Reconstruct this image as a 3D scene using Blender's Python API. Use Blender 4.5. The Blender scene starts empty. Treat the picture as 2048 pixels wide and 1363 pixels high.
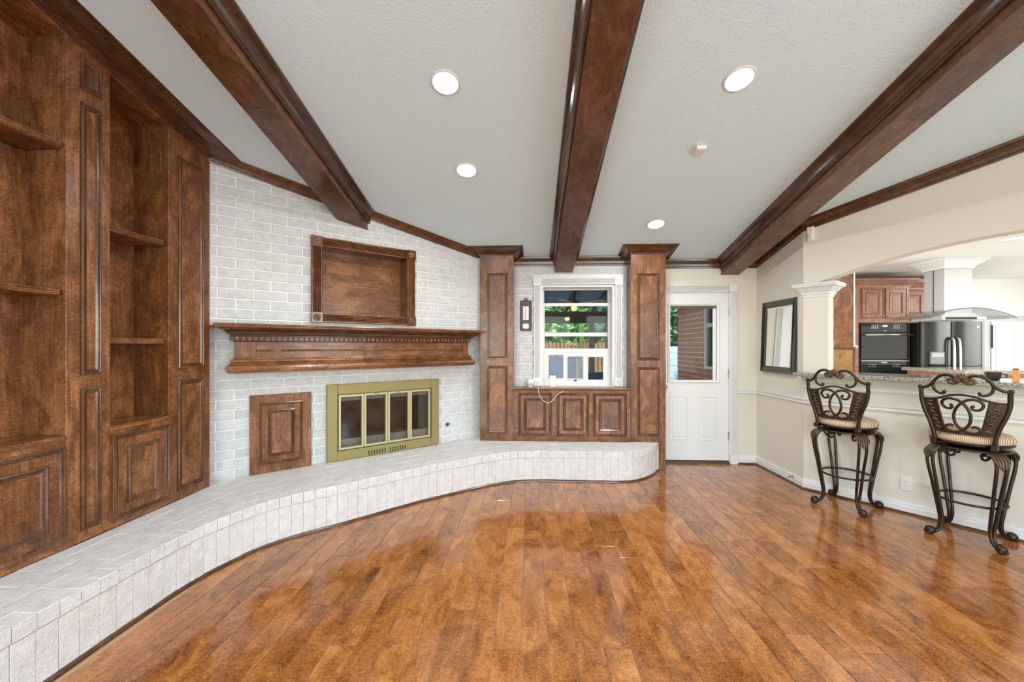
import bpy, bmesh, math, random
from mathutils import Vector, Matrix
random.seed(7)
S = bpy.context.scene
COL = S.collection
PI = math.pi

# ------------------------------------------------------------------ camera
CAM_H = 1.38
cam = bpy.data.cameras.new('camera')
cam.sensor_fit = 'HORIZONTAL'; cam.sensor_width = 36.0
cam.lens = 36.0 * 792.0 / 2048.0
cam.shift_y = (692.0 - 681.5) / 2048.0
cam.clip_start = 0.05; cam.clip_end = 200
camo = bpy.data.objects.new('camera', cam); COL.objects.link(camo)
camo.location = (0, 0, CAM_H)
camo.rotation_euler = (PI / 2, 0, math.atan(36.0 / 792.0))
S.camera = camo

# ------------------------------------------------------------------ view, sky
S.view_settings.view_transform = 'Standard'
S.view_settings.look = 'None'
S.view_settings.gamma = 1.0
S.view_settings.use_curve_mapping = False
S.view_settings.exposure = -0.22
S.cycles.use_denoising = True
S.cycles.max_bounces = 10; S.cycles.diffuse_bounces = 6; S.cycles.glossy_bounces = 5
S.cycles.transparent_max_bounces = 12
S.cycles.sample_clamp_indirect = 6.0
W = bpy.data.worlds.new('sky'); S.world = W; W.use_nodes = True
wn = W.node_tree.nodes; wl = W.node_tree.links
bg = wn['Background']
sky = wn.new('ShaderNodeTexSky'); sky.sky_type = 'NISHITA'; sky.sun_disc = False
sky.sun_elevation = math.radians(48); sky.sun_rotation = math.radians(200)
wl.new(sky.outputs[0], bg.inputs[0]); bg.inputs[1].default_value = 0.75

sl = bpy.data.lights.new('sun', 'SUN'); sl.energy = 5.0; sl.angle = math.radians(1.0); sl.color = (1.0, 0.95, 0.86)
so = bpy.data.objects.new('sun', sl); COL.objects.link(so)
so.rotation_euler = Vector((0.50, 0.45, -0.75)).to_track_quat('-Z', 'Y').to_euler(); so.location = (-6, -6, 9)

def area(name, loc, rot, sx, sy, power, color=(1, 1, 1), spread=PI):
    l = bpy.data.lights.new(name, 'AREA'); l.shape = 'RECTANGLE'; l.size = sx; l.size_y = sy
    l.energy = power; l.color = color; l.spread = spread
    o = bpy.data.objects.new(name, l); COL.objects.link(o); o.location = loc; o.rotation_euler = rot
    return o
# unseen fill lamps added behind the camera, then daylight of the kitchen windows
DAY = (0.86, 0.955, 1.0)
for i, wx in enumerate((-1.5, 0.6, 2.7)):
    area('rear_fill_light', (wx, -3.93, 1.45), (PI / 2, 0, 0), 1.5, 1.9, 62, DAY)
area('right_fill_light', (4.30, -1.2, 1.5), (PI / 2, 0, PI / 2), 1.8, 1.6, 80, DAY)
KDAY = (1.0, 0.99, 0.965)
area('kitchen_window_daylight', (8.38, 4.2, 1.45), (PI / 2, 0, PI / 2), 2.2, 1.7, 85, KDAY)
area('kitchen_window_daylight', (2.90, 5.72, 1.70), (PI / 2, 0, -PI / 2), 1.0, 1.2, 38, KDAY)
area('kitchen_window_daylight', (6.4, 0.12, 1.5), (PI / 2, 0, 0), 2.4, 1.7, 26, KDAY)

# ------------------------------------------------------------------ helpers
def ceilz(y):
    return 3.5865 - 0.25 * y if y >= 0.3 else 3.5115 - 0.25 * (0.3 - y)

def link(o):
    COL.objects.link(o); return o

def tag(o, label=None, cat=None, group=None, kind=None):
    if label: o['label'] = label
    if cat: o['category'] = cat
    if group: o['group'] = group
    if kind: o['kind'] = kind
    return o

def thing(name, label, cat, loc=(0, 0, 0), rz=0.0, group=None, kind=None):
    o = bpy.data.objects.new(name, None); o.empty_display_size = 0.1
    link(o); o.location = loc; o.rotation_euler = (0, 0, rz)
    return tag(o, label, cat, group, kind)

def inset_poly(P, d):
    """inset a convex polygon (list of 2D points, counter-clockwise) by distance d"""
    if abs(d) < 1e-9: return list(P)
    n = len(P); out = []
    for i in range(n):
        a, b, c = P[i - 1], P[i], P[(i + 1) % n]
        def ln(p, q):
            dx, dy = q[0] - p[0], q[1] - p[1]; L = math.hypot(dx, dy)
            return (-dy / L, dx / L)
        n1, n2 = ln(a, b), ln(b, c)
        k = 1 + n1[0] * n2[0] + n1[1] * n2[1]
        out.append((b[0] + d * (n1[0] + n2[0]) / k, b[1] + d * (n1[1] + n2[1]) / k))
    return out

def crom(P, n=6, closed=False):
    P = [Vector(p) for p in P]; out = []
    N = len(P); m = N if closed else N - 1
    for i in range(m):
        if closed: a, b, c, d = P[i - 1], P[i], P[(i + 1) % N], P[(i + 2) % N]
        else: a, b, c, d = P[max(i - 1, 0)], P[i], P[i + 1], P[min(i + 2, N - 1)]
        for k in range(n):
            t = k / n
            out.append(0.5 * ((2 * b) + (c - a) * t + (2 * a - 5 * b + 4 * c - d) * t * t + (3 * b - a - 3 * c + d) * t ** 3))
    if not closed: out.append(P[-1])
    return out

class MB:
    def __init__(s): s.v = []; s.f = []; s.sm = []
    def add(s, V, F, smooth=False):
        o = len(s.v); s.v += [tuple(p) for p in V]
        for f in F: s.f.append(tuple(i + o for i in f)); s.sm.append(smooth)
        return s
    def box(s, x0, x1, y0, y1, z0, z1):
        return s.add([(x0, y0, z0), (x1, y0, z0), (x1, y1, z0), (x0, y1, z0), (x0, y0, z1), (x1, y0, z1), (x1, y1, z1), (x0, y1, z1)],
                     [(0, 3, 2, 1), (4, 5, 6, 7), (0, 1, 5, 4), (1, 2, 6, 5), (2, 3, 7, 6), (3, 0, 4, 7)])
    def prism(s, P, y0, y1):
        """polygon P in (x,z), counter-clockwise seen from -y, extruded from y0 to y1"""
        n = len(P)
        V = [(p[0], y0, p[1]) for p in P] + [(p[0], y1, p[1]) for p in P]
        F = [tuple(range(n)), tuple(range(2 * n - 1, n - 1, -1))] + [(i, i + n, (i + 1) % n + n, (i + 1) % n) for i in range(n)]
        return s.add(V, F)
    def slab(s, P, z0, z1):
        """polygon P in (x,y), counter-clockwise from above, extruded from z0 to z1"""
        n = len(P)
        V = [(p[0], p[1], z0) for p in P] + [(p[0], p[1], z1) for p in P]
        F = [tuple(range(n - 1, -1, -1)), tuple(range(n, 2 * n))] + [(i, (i + 1) % n, (i + 1) % n + n, i + n) for i in range(n)]
        return s.add(V, F)
    def loft(s, P, prof, cap=True, back=False):
        """rings of the polygon P (x,z) inset by prof[k][0] at y = prof[k][1]"""
        n = len(P); V = []; F = []
        for d, y in prof: V += [(q[0], y, q[1]) for q in inset_poly(P, d)]
        for k in range(len(prof) - 1):
            for i in range(n):
                a = k * n + i; b = k * n + (i + 1) % n
                F.append((a, b, b + n, a + n))
        if cap: F.append(tuple(range((len(prof) - 1) * n, len(prof) * n)))
        if back: F.append(tuple(range(n - 1, -1, -1)))
        return s.add(V, F)
    def mould(s, prof, x0, x1, m0=0.0, m1=0.0):
        """closed profile in (y,z) swept along x; m0/m1 shear the ends for mitres"""
        n = len(prof)
        V = [(x0 + m0 * p[0], p[0], p[1]) for p in prof] + [(x1 + m1 * p[0], p[0], p[1]) for p in prof]
        F = [(i, i + n, (i + 1) % n + n, (i + 1) % n) for i in range(n)] + [tuple(range(n)), tuple(range(2 * n - 1, n - 1, -1))]
        return s.add(V, F)
    def tube(s, P, r, n=8, closed=False, flat=1.0):
        P = [Vector(p) for p in P]; N = len(P)
        R = r if isinstance(r, (list, tuple)) else [r] * N
        up = None; V = []; F = []
        for i in range(N):
            a = P[i - 1] if (i or closed) else P[0]; b = P[(i + 1) % N] if (i < N - 1 or closed) else P[-1]
            t = (b - a)
            if t.length < 1e-9: t = Vector((0, 0, 1))
            t.normalize()
            if up is None:
                up = Vector((0, 0, 1)) if abs(t.z) < 0.9 else Vector((0, 1, 0))
            u = up - t * up.dot(t)
            if u.length < 1e-6: u = t.orthogonal()
            u.normalize(); w = t.cross(u); up = u
            for k in range(n):
                an = 2 * PI * k / n
                V.append(P[i] + u * (R[i] * math.cos(an)) + w * (R[i] * flat * math.sin(an)))
        for i in range(N if closed else N - 1):
            j = (i + 1) % N
            for k in range(n):
                F.append((i * n + k, i * n + (k + 1) % n, j * n + (k + 1) % n, j * n + k))
        if not closed: F += [tuple(range(n - 1, -1, -1)), tuple(range((N - 1) * n, N * n))]
        return s.add(V, F, True)
    def lathe(s, prof, n=20, M=None, smooth=True):
        """profile of (r,z) turned about z; M places it"""
        V = []; F = []
        for r, z in prof:
            for k in range(n): V.append(Vector((r * math.cos(2 * PI * k / n), r * math.sin(2 * PI * k / n), z)))
        for i in range(len(prof) - 1):
            for k in range(n): F.append((i * n + k, i * n + (k + 1) % n, (i + 1) * n + (k + 1) % n, (i + 1) * n + k))
        F += [tuple(range(n - 1, -1, -1)), tuple(range((len(prof) - 1) * n, len(prof) * n))]
        if M is not None: V = [M @ p for p in V]
        return s.add(V, F, smooth)
    def ball(s, c, r, n=12, m=8, sx=1, sy=1, sz=1):
        V = []; F = []
        for i in range(m + 1):
            a = -PI / 2 + PI * i / m
            for k in range(n):
                b = 2 * PI * k / n
                V.append((c[0] + r * sx * math.cos(a) * math.cos(b), c[1] + r * sy * math.cos(a) * math.sin(b), c[2] + r * sz * math.sin(a)))
        for i in range(m):
            for k in range(n): F.append((i * n + k, i * n + (k + 1) % n, (i + 1) * n + (k + 1) % n, (i + 1) * n + k))
        return s.add(V, F, True)
    def mesh(s, name, mat, bevel=0.0, seg=1):
        me = bpy.data.meshes.new(name); me.from_pydata(s.v, [], s.f)
        me.polygons.foreach_set('use_smooth', s.sm)
        bm = bmesh.new(); bm.from_mesh(me)
        bmesh.ops.remove_doubles(bm, verts=bm.verts, dist=1e-5)
        bmesh.ops.recalc_face_normals(bm, faces=bm.faces)
        if bevel > 0:
            es = [e for e in bm.edges if len(e.link_faces) == 2 and e.calc_face_angle(0) > 0.6]
            bmesh.ops.bevel(bm, geom=es, offset=bevel, segments=seg, affect='EDGES', profile=0.6, clamp_overlap=True)
        bm.to_mesh(me); bm.free()
        me.materials.append(mat)
        return me
    def build(s, name, mat, parent=None, bevel=0.0, seg=1, loc=None):
        o = bpy.data.objects.new(name, s.mesh(name, mat, bevel, seg)); link(o)
        if parent: o.parent = parent
        if loc: o.location = loc
        return o

def bx(name, mat, parent, *b, bevel=0.0):
    return MB().box(*b).build(name, mat, parent, bevel)
def R4(x0, x1, z0, z1): return [(x0, z0), (x1, z0), (x1, z1), (x0, z1)]

# ------------------------------------------------------------------ materials
def nodes(name):
    m = bpy.data.materials.new(name); m.use_nodes = True
    nt = m.node_tree; return m, nt.nodes, nt.links, nt.nodes['Principled BSDF']
def ramp(N, stops):
    r = N.new('ShaderNodeValToRGB'); e = r.color_ramp.elements
    e[0].position, e[0].color = stops[0][0], (*stops[0][1], 1)
    e[1].position, e[1].color = stops[-1][0], (*stops[-1][1], 1)
    for p, c in stops[1:-1]:
        x = e.new(p); x.color = (*c, 1)
    return r
def plain(name, col, rough=0.5, metal=0.0, bump=None, spec=0.5, coat=0.0, vary=0.0):
    m, N, L, B = nodes(name)
    B.inputs['Base Color'].default_value = (*col, 1); B.inputs['Roughness'].default_value = rough
    B.inputs['Metallic'].default_value = metal; B.inputs['Specular IOR Level'].default_value = spec
    B.inputs['Coat Weight'].default_value = coat
    tc = N.new('ShaderNodeTexCoord')
    if vary:
        nz = N.new('ShaderNodeTexNoise'); nz.inputs['Scale'].default_value = 7; nz.inputs['Detail'].default_value = 4
        L.new(tc.outputs['Object'], nz.inputs['Vector'])
        r = ramp(N, [(0.3, tuple(c * (1 - vary) for c in col)), (0.7, tuple(min(1, c * (1 + vary * 0.5)) for c in col))])
        L.new(nz.outputs['Fac'], r.inputs[0]); L.new(r.outputs[0], B.inputs['Base Color'])
    if bump:
        nz = N.new('ShaderNodeTexNoise'); nz.inputs['Scale'].default_value = bump[0]; nz.inputs['Detail'].default_value = 3
        L.new(tc.outputs['Object'], nz.inputs['Vector'])
        b = N.new('ShaderNodeBump'); b.inputs['Strength'].default_value = bump[1]; b.inputs['Distance'].default_value = bump[2] if len(bump) > 2 else 0.004
        L.new(nz.outputs['Fac'], b.inputs['Height']); L.new(b.outputs[0], B.inputs['Normal'])
    return m

def wood(name, axis, dark, mid, light, rough=0.27, coat=0.12, stretch=0.16, scale=9.0, rnd=0.16, grain=0.5, curl=0.85, blotch=1.2, spec=0.42, fine=0.25):
    """stained birch: blotchy tone, curly figure, fine grain along axis"""
    m, N, L, B = nodes(name)
    tc = N.new('ShaderNodeTexCoord'); oi = N.new('ShaderNodeObjectInfo')
    off = N.new('ShaderNodeVectorMath'); off.operation = 'ADD'
    mul = N.new('ShaderNodeMath'); mul.operation = 'MULTIPLY'; mul.inputs[1].default_value = 37.0
    L.new(oi.outputs['Random'], mul.inputs[0]); L.new(tc.outputs['Object'], off.inputs[0]); L.new(mul.outputs[0], off.inputs[1])
    def mp(st):
        q = N.new('ShaderNodeMapping'); sc = [1, 1, 1]; sc['xyz'.index(axis)] = st; q.inputs['Scale'].default_value = sc
        L.new(off.outputs[0], q.inputs['Vector']); return q
    a = mp(0.55)
    n1 = N.new('ShaderNodeTexNoise'); n1.inputs['Scale'].default_value = scale * 0.8; n1.inputs['Detail'].default_value = 6; n1.inputs['Distortion'].default_value = 1.1
    n1.inputs['Roughness'].default_value = 0.62
    L.new(a.outputs[0], n1.inputs['Vector'])
    g = mp(stretch * 0.35)
    n2 = N.new('ShaderNodeTexNoise'); n2.inputs['Scale'].default_value = scale * 9; n2.inputs['Detail'].default_value = 4
    L.new(g.outputs[0], n2.inputs['Vector'])
    c = mp(1.7)
    n3 = N.new('ShaderNodeTexNoise'); n3.inputs['Scale'].default_value = scale * 6.5; n3.inputs['Detail'].default_value = 4; n3.inputs['Distortion'].default_value = 1.6
    L.new(c.outputs[0], n3.inputs['Vector'])
    n4 = N.new('ShaderNodeTexNoise'); n4.inputs['Scale'].default_value = scale * 20; n4.inputs['Detail'].default_value = 3; n4.inputs['Roughness'].default_value = 0.7
    L.new(a.outputs[0], n4.inputs['Vector'])
    def lin(sock, k, c0):   # (v-0.5)*k + c0
        q = N.new('ShaderNodeMath'); q.operation = 'MULTIPLY_ADD'; q.inputs[1].default_value = k; q.inputs[2].default_value = c0 - 0.5 * k
        L.new(sock, q.inputs[0]); return q.outputs[0]
    s1 = lin(n1.outputs['Fac'], blotch, 0.5)
    s2 = lin(n2.outputs['Fac'], grain, 0.0)
    s3 = lin(n3.outputs['Fac'], curl, 0.0)
    s4 = lin(oi.outputs['Random'], rnd, 0.0)
    s5 = lin(n4.outputs['Fac'], fine, 0.0)
    t = s1
    for q in (s2, s3, s4, s5):
        ad = N.new('ShaderNodeMath'); ad.operation = 'ADD'; L.new(t, ad.inputs[0]); L.new(q, ad.inputs[1]); t = ad.outputs[0]
    r = ramp(N, [(0.05, dark), (0.5, mid), (0.95, light)])
    L.new(t, r.inputs[0]); L.new(r.outputs[0], B.inputs['Base Color'])
    B.inputs['Roughness'].default_value = rough; B.inputs['Specular IOR Level'].default_value = spec
    B.inputs['Coat Weight'].default_value = coat; B.inputs['Coat Roughness'].default_value = rough * 0.6
    bp = N.new('ShaderNodeBump'); bp.inputs['Strength'].default_value = 0.08; bp.inputs['Distance'].default_value = 0.002
    L.new(n2.outputs['Fac'], bp.inputs['Height']); L.new(bp.outputs[0], B.inputs['Normal'])
    return m

WD, WM, WL = (0.036, 0.013, 0.005), (0.182, 0.068, 0.023), (0.46, 0.205, 0.082)
wood_z = wood('stained_birch_upright', 'z', WD, WM, WL)
wood_x = wood('stained_birch_lengthwise', 'x', WD, WM, WL)
wood_y = wood('stained_birch_beam', 'y', (0.032, 0.012, 0.006), (0.112, 0.045, 0.019), (0.235, 0.105, 0.047), rough=0.27)
wood_ytrim = wood('dark_beam_moulding', 'y', (0.022, 0.009, 0.005), (0.066, 0.027, 0.013), (0.14, 0.060, 0.028), rough=0.2, spec=0.5, coat=0.3)
wood_trim = wood('dark_stained_moulding', 'x', (0.022, 0.009, 0.004), (0.078, 0.030, 0.012), (0.18, 0.076, 0.032), rough=0.2, spec=0.5, coat=0.3)
wood_trimz = wood('dark_stained_moulding_upright', 'z', (0.026, 0.010, 0.004), (0.105, 0.041, 0.015), (0.235, 0.10, 0.040), rough=0.2, spec=0.5, coat=0.3)
wood_kit = wood('kitchen_cherry', 'z', (0.12, 0.05, 0.03), (0.33, 0.155, 0.10), (0.50, 0.27, 0.19), rough=0.3, rnd=0.1)
plank_mat = wood('birch_floor_plank', 'y', (0.095, 0.028, 0.005), (0.365, 0.128, 0.031), (0.62, 0.27, 0.085), rough=0.14, coat=0.4, spec=0.5, stretch=0.2, scale=9, rnd=0.26, grain=0.3, curl=1.15, blotch=1.35, fine=0.6)

def painted_brick(name, col, strength=0.55):
    m, N, L, B = nodes(name)
    tc = N.new('ShaderNodeTexCoord'); oi = N.new('ShaderNodeObjectInfo')
    mul = N.new('ShaderNodeMath'); mul.operation = 'MULTIPLY'; mul.inputs[1].default_value = 29.0
    off = N.new('ShaderNodeVectorMath'); off.operation = 'ADD'
    L.new(oi.outputs['Random'], mul.inputs[0]); L.new(tc.outputs['Object'], off.inputs[0]); L.new(mul.outputs[0], off.inputs[1])
    n1 = N.new('ShaderNodeTexNoise'); n1.inputs['Scale'].default_value = 16; n1.inputs['Detail'].default_value = 5
    n2 = N.new('ShaderNodeTexNoise'); n2.inputs['Scale'].default_value = 85; n2.inputs['Detail'].default_value = 4; n2.inputs['Roughness'].default_value = 0.7
    v = N.new('ShaderNodeTexVoronoi'); v.inputs['Scale'].default_value = 48; v.inputs['Randomness'].default_value = 1.0
    for q in (n1, n2, v): L.new(off.outputs[0], q.inputs['Vector'])
    r = ramp(N, [(0.3, tuple(c * 0.86 for c in col)), (0.62, col)])
    L.new(n1.outputs['Fac'], r.inputs[0])
    pit = ramp(N, [(0.06, (0.30, 0.29, 0.28)), (0.15, (1, 1, 1))]); L.new(v.outputs['Distance'], pit.inputs[0])
    n5 = N.new('ShaderNodeTexNoise'); n5.inputs['Scale'].default_value = 38; L.new(off.outputs[0], n5.inputs['Vector'])
    msk = ramp(N, [(0.50, (0, 0, 0)), (0.60, (1, 1, 1))]); L.new(n5.outputs['Fac'], msk.inputs[0])
    mx = N.new('ShaderNodeMix'); mx.data_type = 'RGBA'; mx.blend_type = 'MULTIPLY'; L.new(msk.outputs[0], mx.inputs['Factor'])
    L.new(r.outputs[0], mx.inputs['A']); L.new(pit.outputs[0], mx.inputs['B']); L.new(mx.outputs['Result'], B.inputs['Base Color'])
    ad = N.new('ShaderNodeMath'); ad.operation = 'ADD'; L.new(n2.outputs['Fac'], ad.inputs[0]); L.new(n1.outputs['Fac'], ad.inputs[1])
    b = N.new('ShaderNodeBump'); b.inputs['Strength'].default_value = strength; b.inputs['Distance'].default_value = 0.011
    L.new(ad.outputs[0], b.inputs['Height']); L.new(b.outputs[0], B.inputs['Normal'])
    B.inputs['Roughness'].default_value = 0.55
    return m
white_brick = painted_brick('white_painted_brick', (0.79, 0.805, 0.80), 1.0)
hearth_brick = painted_brick('white_painted_hearth_brick', (0.89, 0.865, 0.845), 0.9)
mortar = plain('white_painted_mortar', (0.81, 0.82, 0.81), 0.6, bump=(60, 0.3))
red_brick = painted_brick('red_house_brick', (0.56, 0.225, 0.125), 0.5)
red_mortar = plain('pale_mortar', (0.85, 0.80, 0.74), 0.8)
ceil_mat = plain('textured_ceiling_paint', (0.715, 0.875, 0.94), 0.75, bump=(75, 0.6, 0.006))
wall_mat = plain('cream_textured_paint', (0.73, 0.695, 0.615), 0.7, bump=(55, 0.25, 0.004))
kit_wall = plain('kitchen_white_paint', (0.83, 0.83, 0.81), 0.7)
white_trim = plain('white_gloss_trim', (0.765, 0.775, 0.77), 0.28)
white_plastic = plain('white_plastic', (0.82, 0.81, 0.79), 0.35)
brass = plain('antique_brass', (0.335, 0.28, 0.115), 0.5, 0.45, bump=(40, 0.05))
brass_lt = plain('pale_brass', (0.58, 0.52, 0.30), 0.42, 0.45)
blackm = plain('black_metal', (0.012, 0.011, 0.010), 0.4, 0.3)
iron = plain('bronzed_iron', (0.050, 0.030, 0.019), 0.30, 0.55, bump=(90, 0.15, 0.002), vary=0.4)
iron_hi = plain('gilded_bronze_leaf', (0.145, 0.095, 0.06), 0.36, 0.6, bump=(70, 0.3, 0.003), vary=0.5)
chrome = plain('brushed_steel', (0.62, 0.61, 0.59), 0.25, 0.95)
steel_soft = plain('satin_stainless', (0.56, 0.555, 0.54), 0.5, 0.45)
nickel = plain('satin_nickel', (0.5, 0.48, 0.45), 0.28, 0.9)
black_frame = plain('black_lacquer', (0.018, 0.016, 0.015), 0.22, coat=0.4, bump=(30, 0.1))
dark_glass = plain('black_oven_glass', (0.02, 0.022, 0.022), 0.06, spec=0.8)
fridge_black = plain('black_enamel', (0.022, 0.022, 0.024), 0.2, spec=0.4, bump=(160, 0.04, 0.002))
void = plain('flat_black', (0.01, 0.009, 0.008), 0.9)  # flat black, also standing for the darkness inside slots and holes
soot_brick = plain('sooty_firebrick', (0.30, 0.215, 0.165), 0.85, bump=(30, 0.6), vary=0.5)
ash = plain('grey_firebox_floor', (0.55, 0.55, 0.53), 0.8, vary=0.3)
concrete = plain('pale_concrete', (0.62, 0.61, 0.60), 0.8, vary=0.1)
ext_wood = plain('weathered_brown_timber', (0.09, 0.055, 0.035), 0.7, vary=0.3)
ext_fence = plain('orange_brown_cedar', (0.27, 0.13, 0.055), 0.7, vary=0.35)
ext_ceil = plain('blue_grey_porch_boards', (0.20, 0.24, 0.29), 0.8, vary=0.2)
pale_blue = plain('pale_blue_boards', (0.52, 0.62, 0.72), 0.7)
blue_cover = plain('navy_outdoor_cover', (0.05, 0.095, 0.17), 0.7, vary=0.3)
lilac_cover = plain('lilac_outdoor_cover', (0.33, 0.34, 0.52), 0.7, vary=0.15)

def emis(name, col, st):
    m = bpy.data.materials.new(name); m.use_nodes = True; N = m.node_tree.nodes; L = m.node_tree.links
    N.remove(N['Principled BSDF']); e = N.new('ShaderNodeEmission'); e.inputs[0].default_value = (*col, 1); e.inputs[1].default_value = st
    L.new(e.outputs[0], N['Material Output'].inputs[0]); return m
lens_mat = emis('lit_lamp_lens', (1, 0.98, 0.94), 14)
amber_lamp = emis('amber_porch_lamp', (1.0, 0.72, 0.12), 3.2)
display = emis('lit_display', (0.85, 0.95, 1.0), 1.2)

def pane(name, tint, gloss=0.12, rough=0.0):
    m = bpy.data.materials.new(name); m.use_nodes = True; N = m.node_tree.nodes; L = m.node_tree.links
    N.remove(N['Principled BSDF'])
    t = N.new('ShaderNodeBsdfTransparent'); t.inputs[0].default_value = (*tint, 1)
    g = N.new('ShaderNodeBsdfGlossy'); g.inputs['Roughness'].default_value = rough
    fr = N.new('ShaderNodeFresnel'); fr.inputs[0].default_value = 1.45
    mp = N.new('ShaderNodeMath'); mp.operation = 'MULTIPLY_ADD'; mp.inputs[1].default_value = gloss; mp.inputs[2].default_value = 0.0
    L.new(fr.outputs[0], mp.inputs[0])
    mx = N.new('ShaderNodeMixShader'); L.new(mp.outputs[0], mx.inputs[0]); L.new(t.outputs[0], mx.inputs[1]); L.new(g.outputs[0], mx.inputs[2])
    L.new(mx.outputs[0], N['Material Output'].inputs[0]); return m
glass = pane('window_glass', (0.96, 0.98, 0.97), 0.12)
fire_glass = pane('smoked_glass', (0.80, 0.77, 0.73), 0.5)
hood_glass = pane('green_edge_glass', (0.93, 0.965, 0.96), 0.5)
def flap_plastic():
    m, N, L, B = nodes('cloudy_flap_plastic')
    B.inputs['Base Color'].default_value = (0.62, 0.72, 0.83, 1); B.inputs['Roughness'].default_value = 0.25
    t = N.new('ShaderNodeBsdfTransparent'); t.inputs[0].default_value = (0.80, 0.88, 0.96, 1)
    mx = N.new('ShaderNodeMixShader'); mx.inputs[0].default_value = 0.18
    L.new(t.outputs[0], mx.inputs[1]); L.new(B.outputs[0], mx.inputs[2]); L.new(mx.outputs[0], N['Material Output'].inputs[0]); return m
flap_mat = flap_plastic()
def mirror_mat():
    m, N, L, B = nodes('silvered_mirror'); B.inputs['Base Color'].default_value = (0.9, 0.9, 0.9, 1)
    B.inputs['Metallic'].default_value = 1; B.inputs['Roughness'].default_value = 0.015; return m
mirror_m = mirror_mat()
def granite_mat():
    m, N, L, B = nodes('speckled_granite')
    tc = N.new('ShaderNodeTexCoord'); n = N.new('ShaderNodeTexNoise'); n.inputs['Scale'].default_value = 85; n.inputs['Detail'].default_value = 3
    n.inputs['Roughness'].default_value = 0.75
    L.new(tc.outputs['Object'], n.inputs['Vector'])
    r = ramp(N, [(0.36, (0.03, 0.028, 0.025)), (0.46, (0.25, 0.23, 0.18)), (0.56, (0.52, 0.50, 0.43)), (0.66, (0.16, 0.15, 0.12))])
    L.new(n.outputs['Fac'], r.inputs[0]); L.new(r.outputs[0], B.inputs['Base Color']); B.inputs['Roughness'].default_value = 0.12; return m
granite = granite_mat()
def stripe_mat():
    m, N, L, B = nodes('tan_striped_fabric')
    tc = N.new('ShaderNodeTexCoord'); w = N.new('ShaderNodeTexWave'); w.wave_type = 'BANDS'; w.bands_direction = 'X'
    w.inputs['Scale'].default_value = 36; w.inputs['Distortion'].default_value = 0.4
    L.new(tc.outputs['Object'], w.inputs['Vector'])
    r = ramp(N, [(0.2, (0.34, 0.21, 0.125)), (0.5, (0.62, 0.46, 0.31)), (0.85, (0.74, 0.59, 0.42))])
    L.new(w.outputs['Fac'], r.inputs[0]); L.new(r.outputs[0], B.inputs['Base Color']); B.inputs['Roughness'].default_value = 0.85; return m
stripe = stripe_mat()
def leaf_mat(name, a, b):
    m, N, L, B = nodes(name); oi = N.new('ShaderNodeNewGeometry')
    r = ramp(N, [(0.0, a), (1.0, b)]); L.new(oi.outputs['Random Per Island'], r.inputs[0]); L.new(r.outputs[0], B.inputs['Base Color'])
    B.inputs['Roughness'].default_value = 0.5; B.inputs['Transmission Weight'].default_value = 0.0
    return m
leaves = leaf_mat('green_leaves', (0.04, 0.12, 0.03), (0.30, 0.50, 0.14))
leaves2 = leaf_mat('bluish_green_leaves', (0.03, 0.10, 0.05), (0.18, 0.34, 0.16))
# ================================================================== SETTING
def struct(name, label, loc=(0, 0, 0), rz=0.0):
    return thing(name, label, None, loc, rz, kind='structure')
def smesh(mb, name, label, mat, bevel=0.0):
    o = mb.build(name, mat, None, bevel); return tag(o, label, None, None, 'structure')

TH = math.atan(0.862); FX, FY = -1.6, 3.8
CT, ST = math.cos(TH), math.sin(TH)
AW = Vector((0.8230, -1.0160)).normalized()      # direction of the arched wall
ARX, ARY = 2.66, 3.973
ARZ = math.atan2(AW.y, AW.x)
XB = -2.447                                      # face of the bookcase
XM = 2.655                                       # wall with the mirror
YD, YW = 4.77, 4.67                              # door wall and window wall
ZH = 0.31                                        # hearth height

# ---- floor: slab with planks as parts
fl = struct('floor', 'glossy reddish brown birch plank floor')
slab_mat = plain('plank_joint_tan', (0.55, 0.34, 0.20), 0.5)
MB().slab([(-2.75, -4.0), (4.5, -4.0), (4.5, 1.75), (2.8, 3.93), (2.8, 4.86), (-2.75, 4.86)], -0.06, -0.004).build('subfloor', slab_mat, fl)
PW, PL = 0.1262, 1.21
def plank_mesh(w, l):
    g = 0.0010; c = 0.0016; x, y = w / 2 - g, l / 2 - g
    mb = MB()
    V = [(-x, -y, -0.012), (x, -y, -0.012), (x, y, -0.012), (-x, y, -0.012), (-x, -y, -c), (x, -y, -c), (x, y, -c), (-x, y, -c),
         (-x + c, -y + c, 0), (x - c, -y + c, 0), (x - c, y - c, 0), (-x + c, y - c, 0)]
    F = [(8, 9, 10, 11)]
    for a in range(4):
        b = (a + 1) % 4; F += [(a, b, b + 4, a + 4), (a + 4, b + 4, b + 8, a + 8)]
    return mb.add(V, F).mesh('plank', plank_mat)
full_plank = plank_mesh(PW, PL)
rest = MB(); n_plank = 0
xk = 0.083 + PW / 2
def arch_ymax(x):   # floor limit behind the arched wall
    return 4.80 if x < XM + 0.05 else ARY + (x - ARX) * AW.y / AW.x + 0.1
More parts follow.
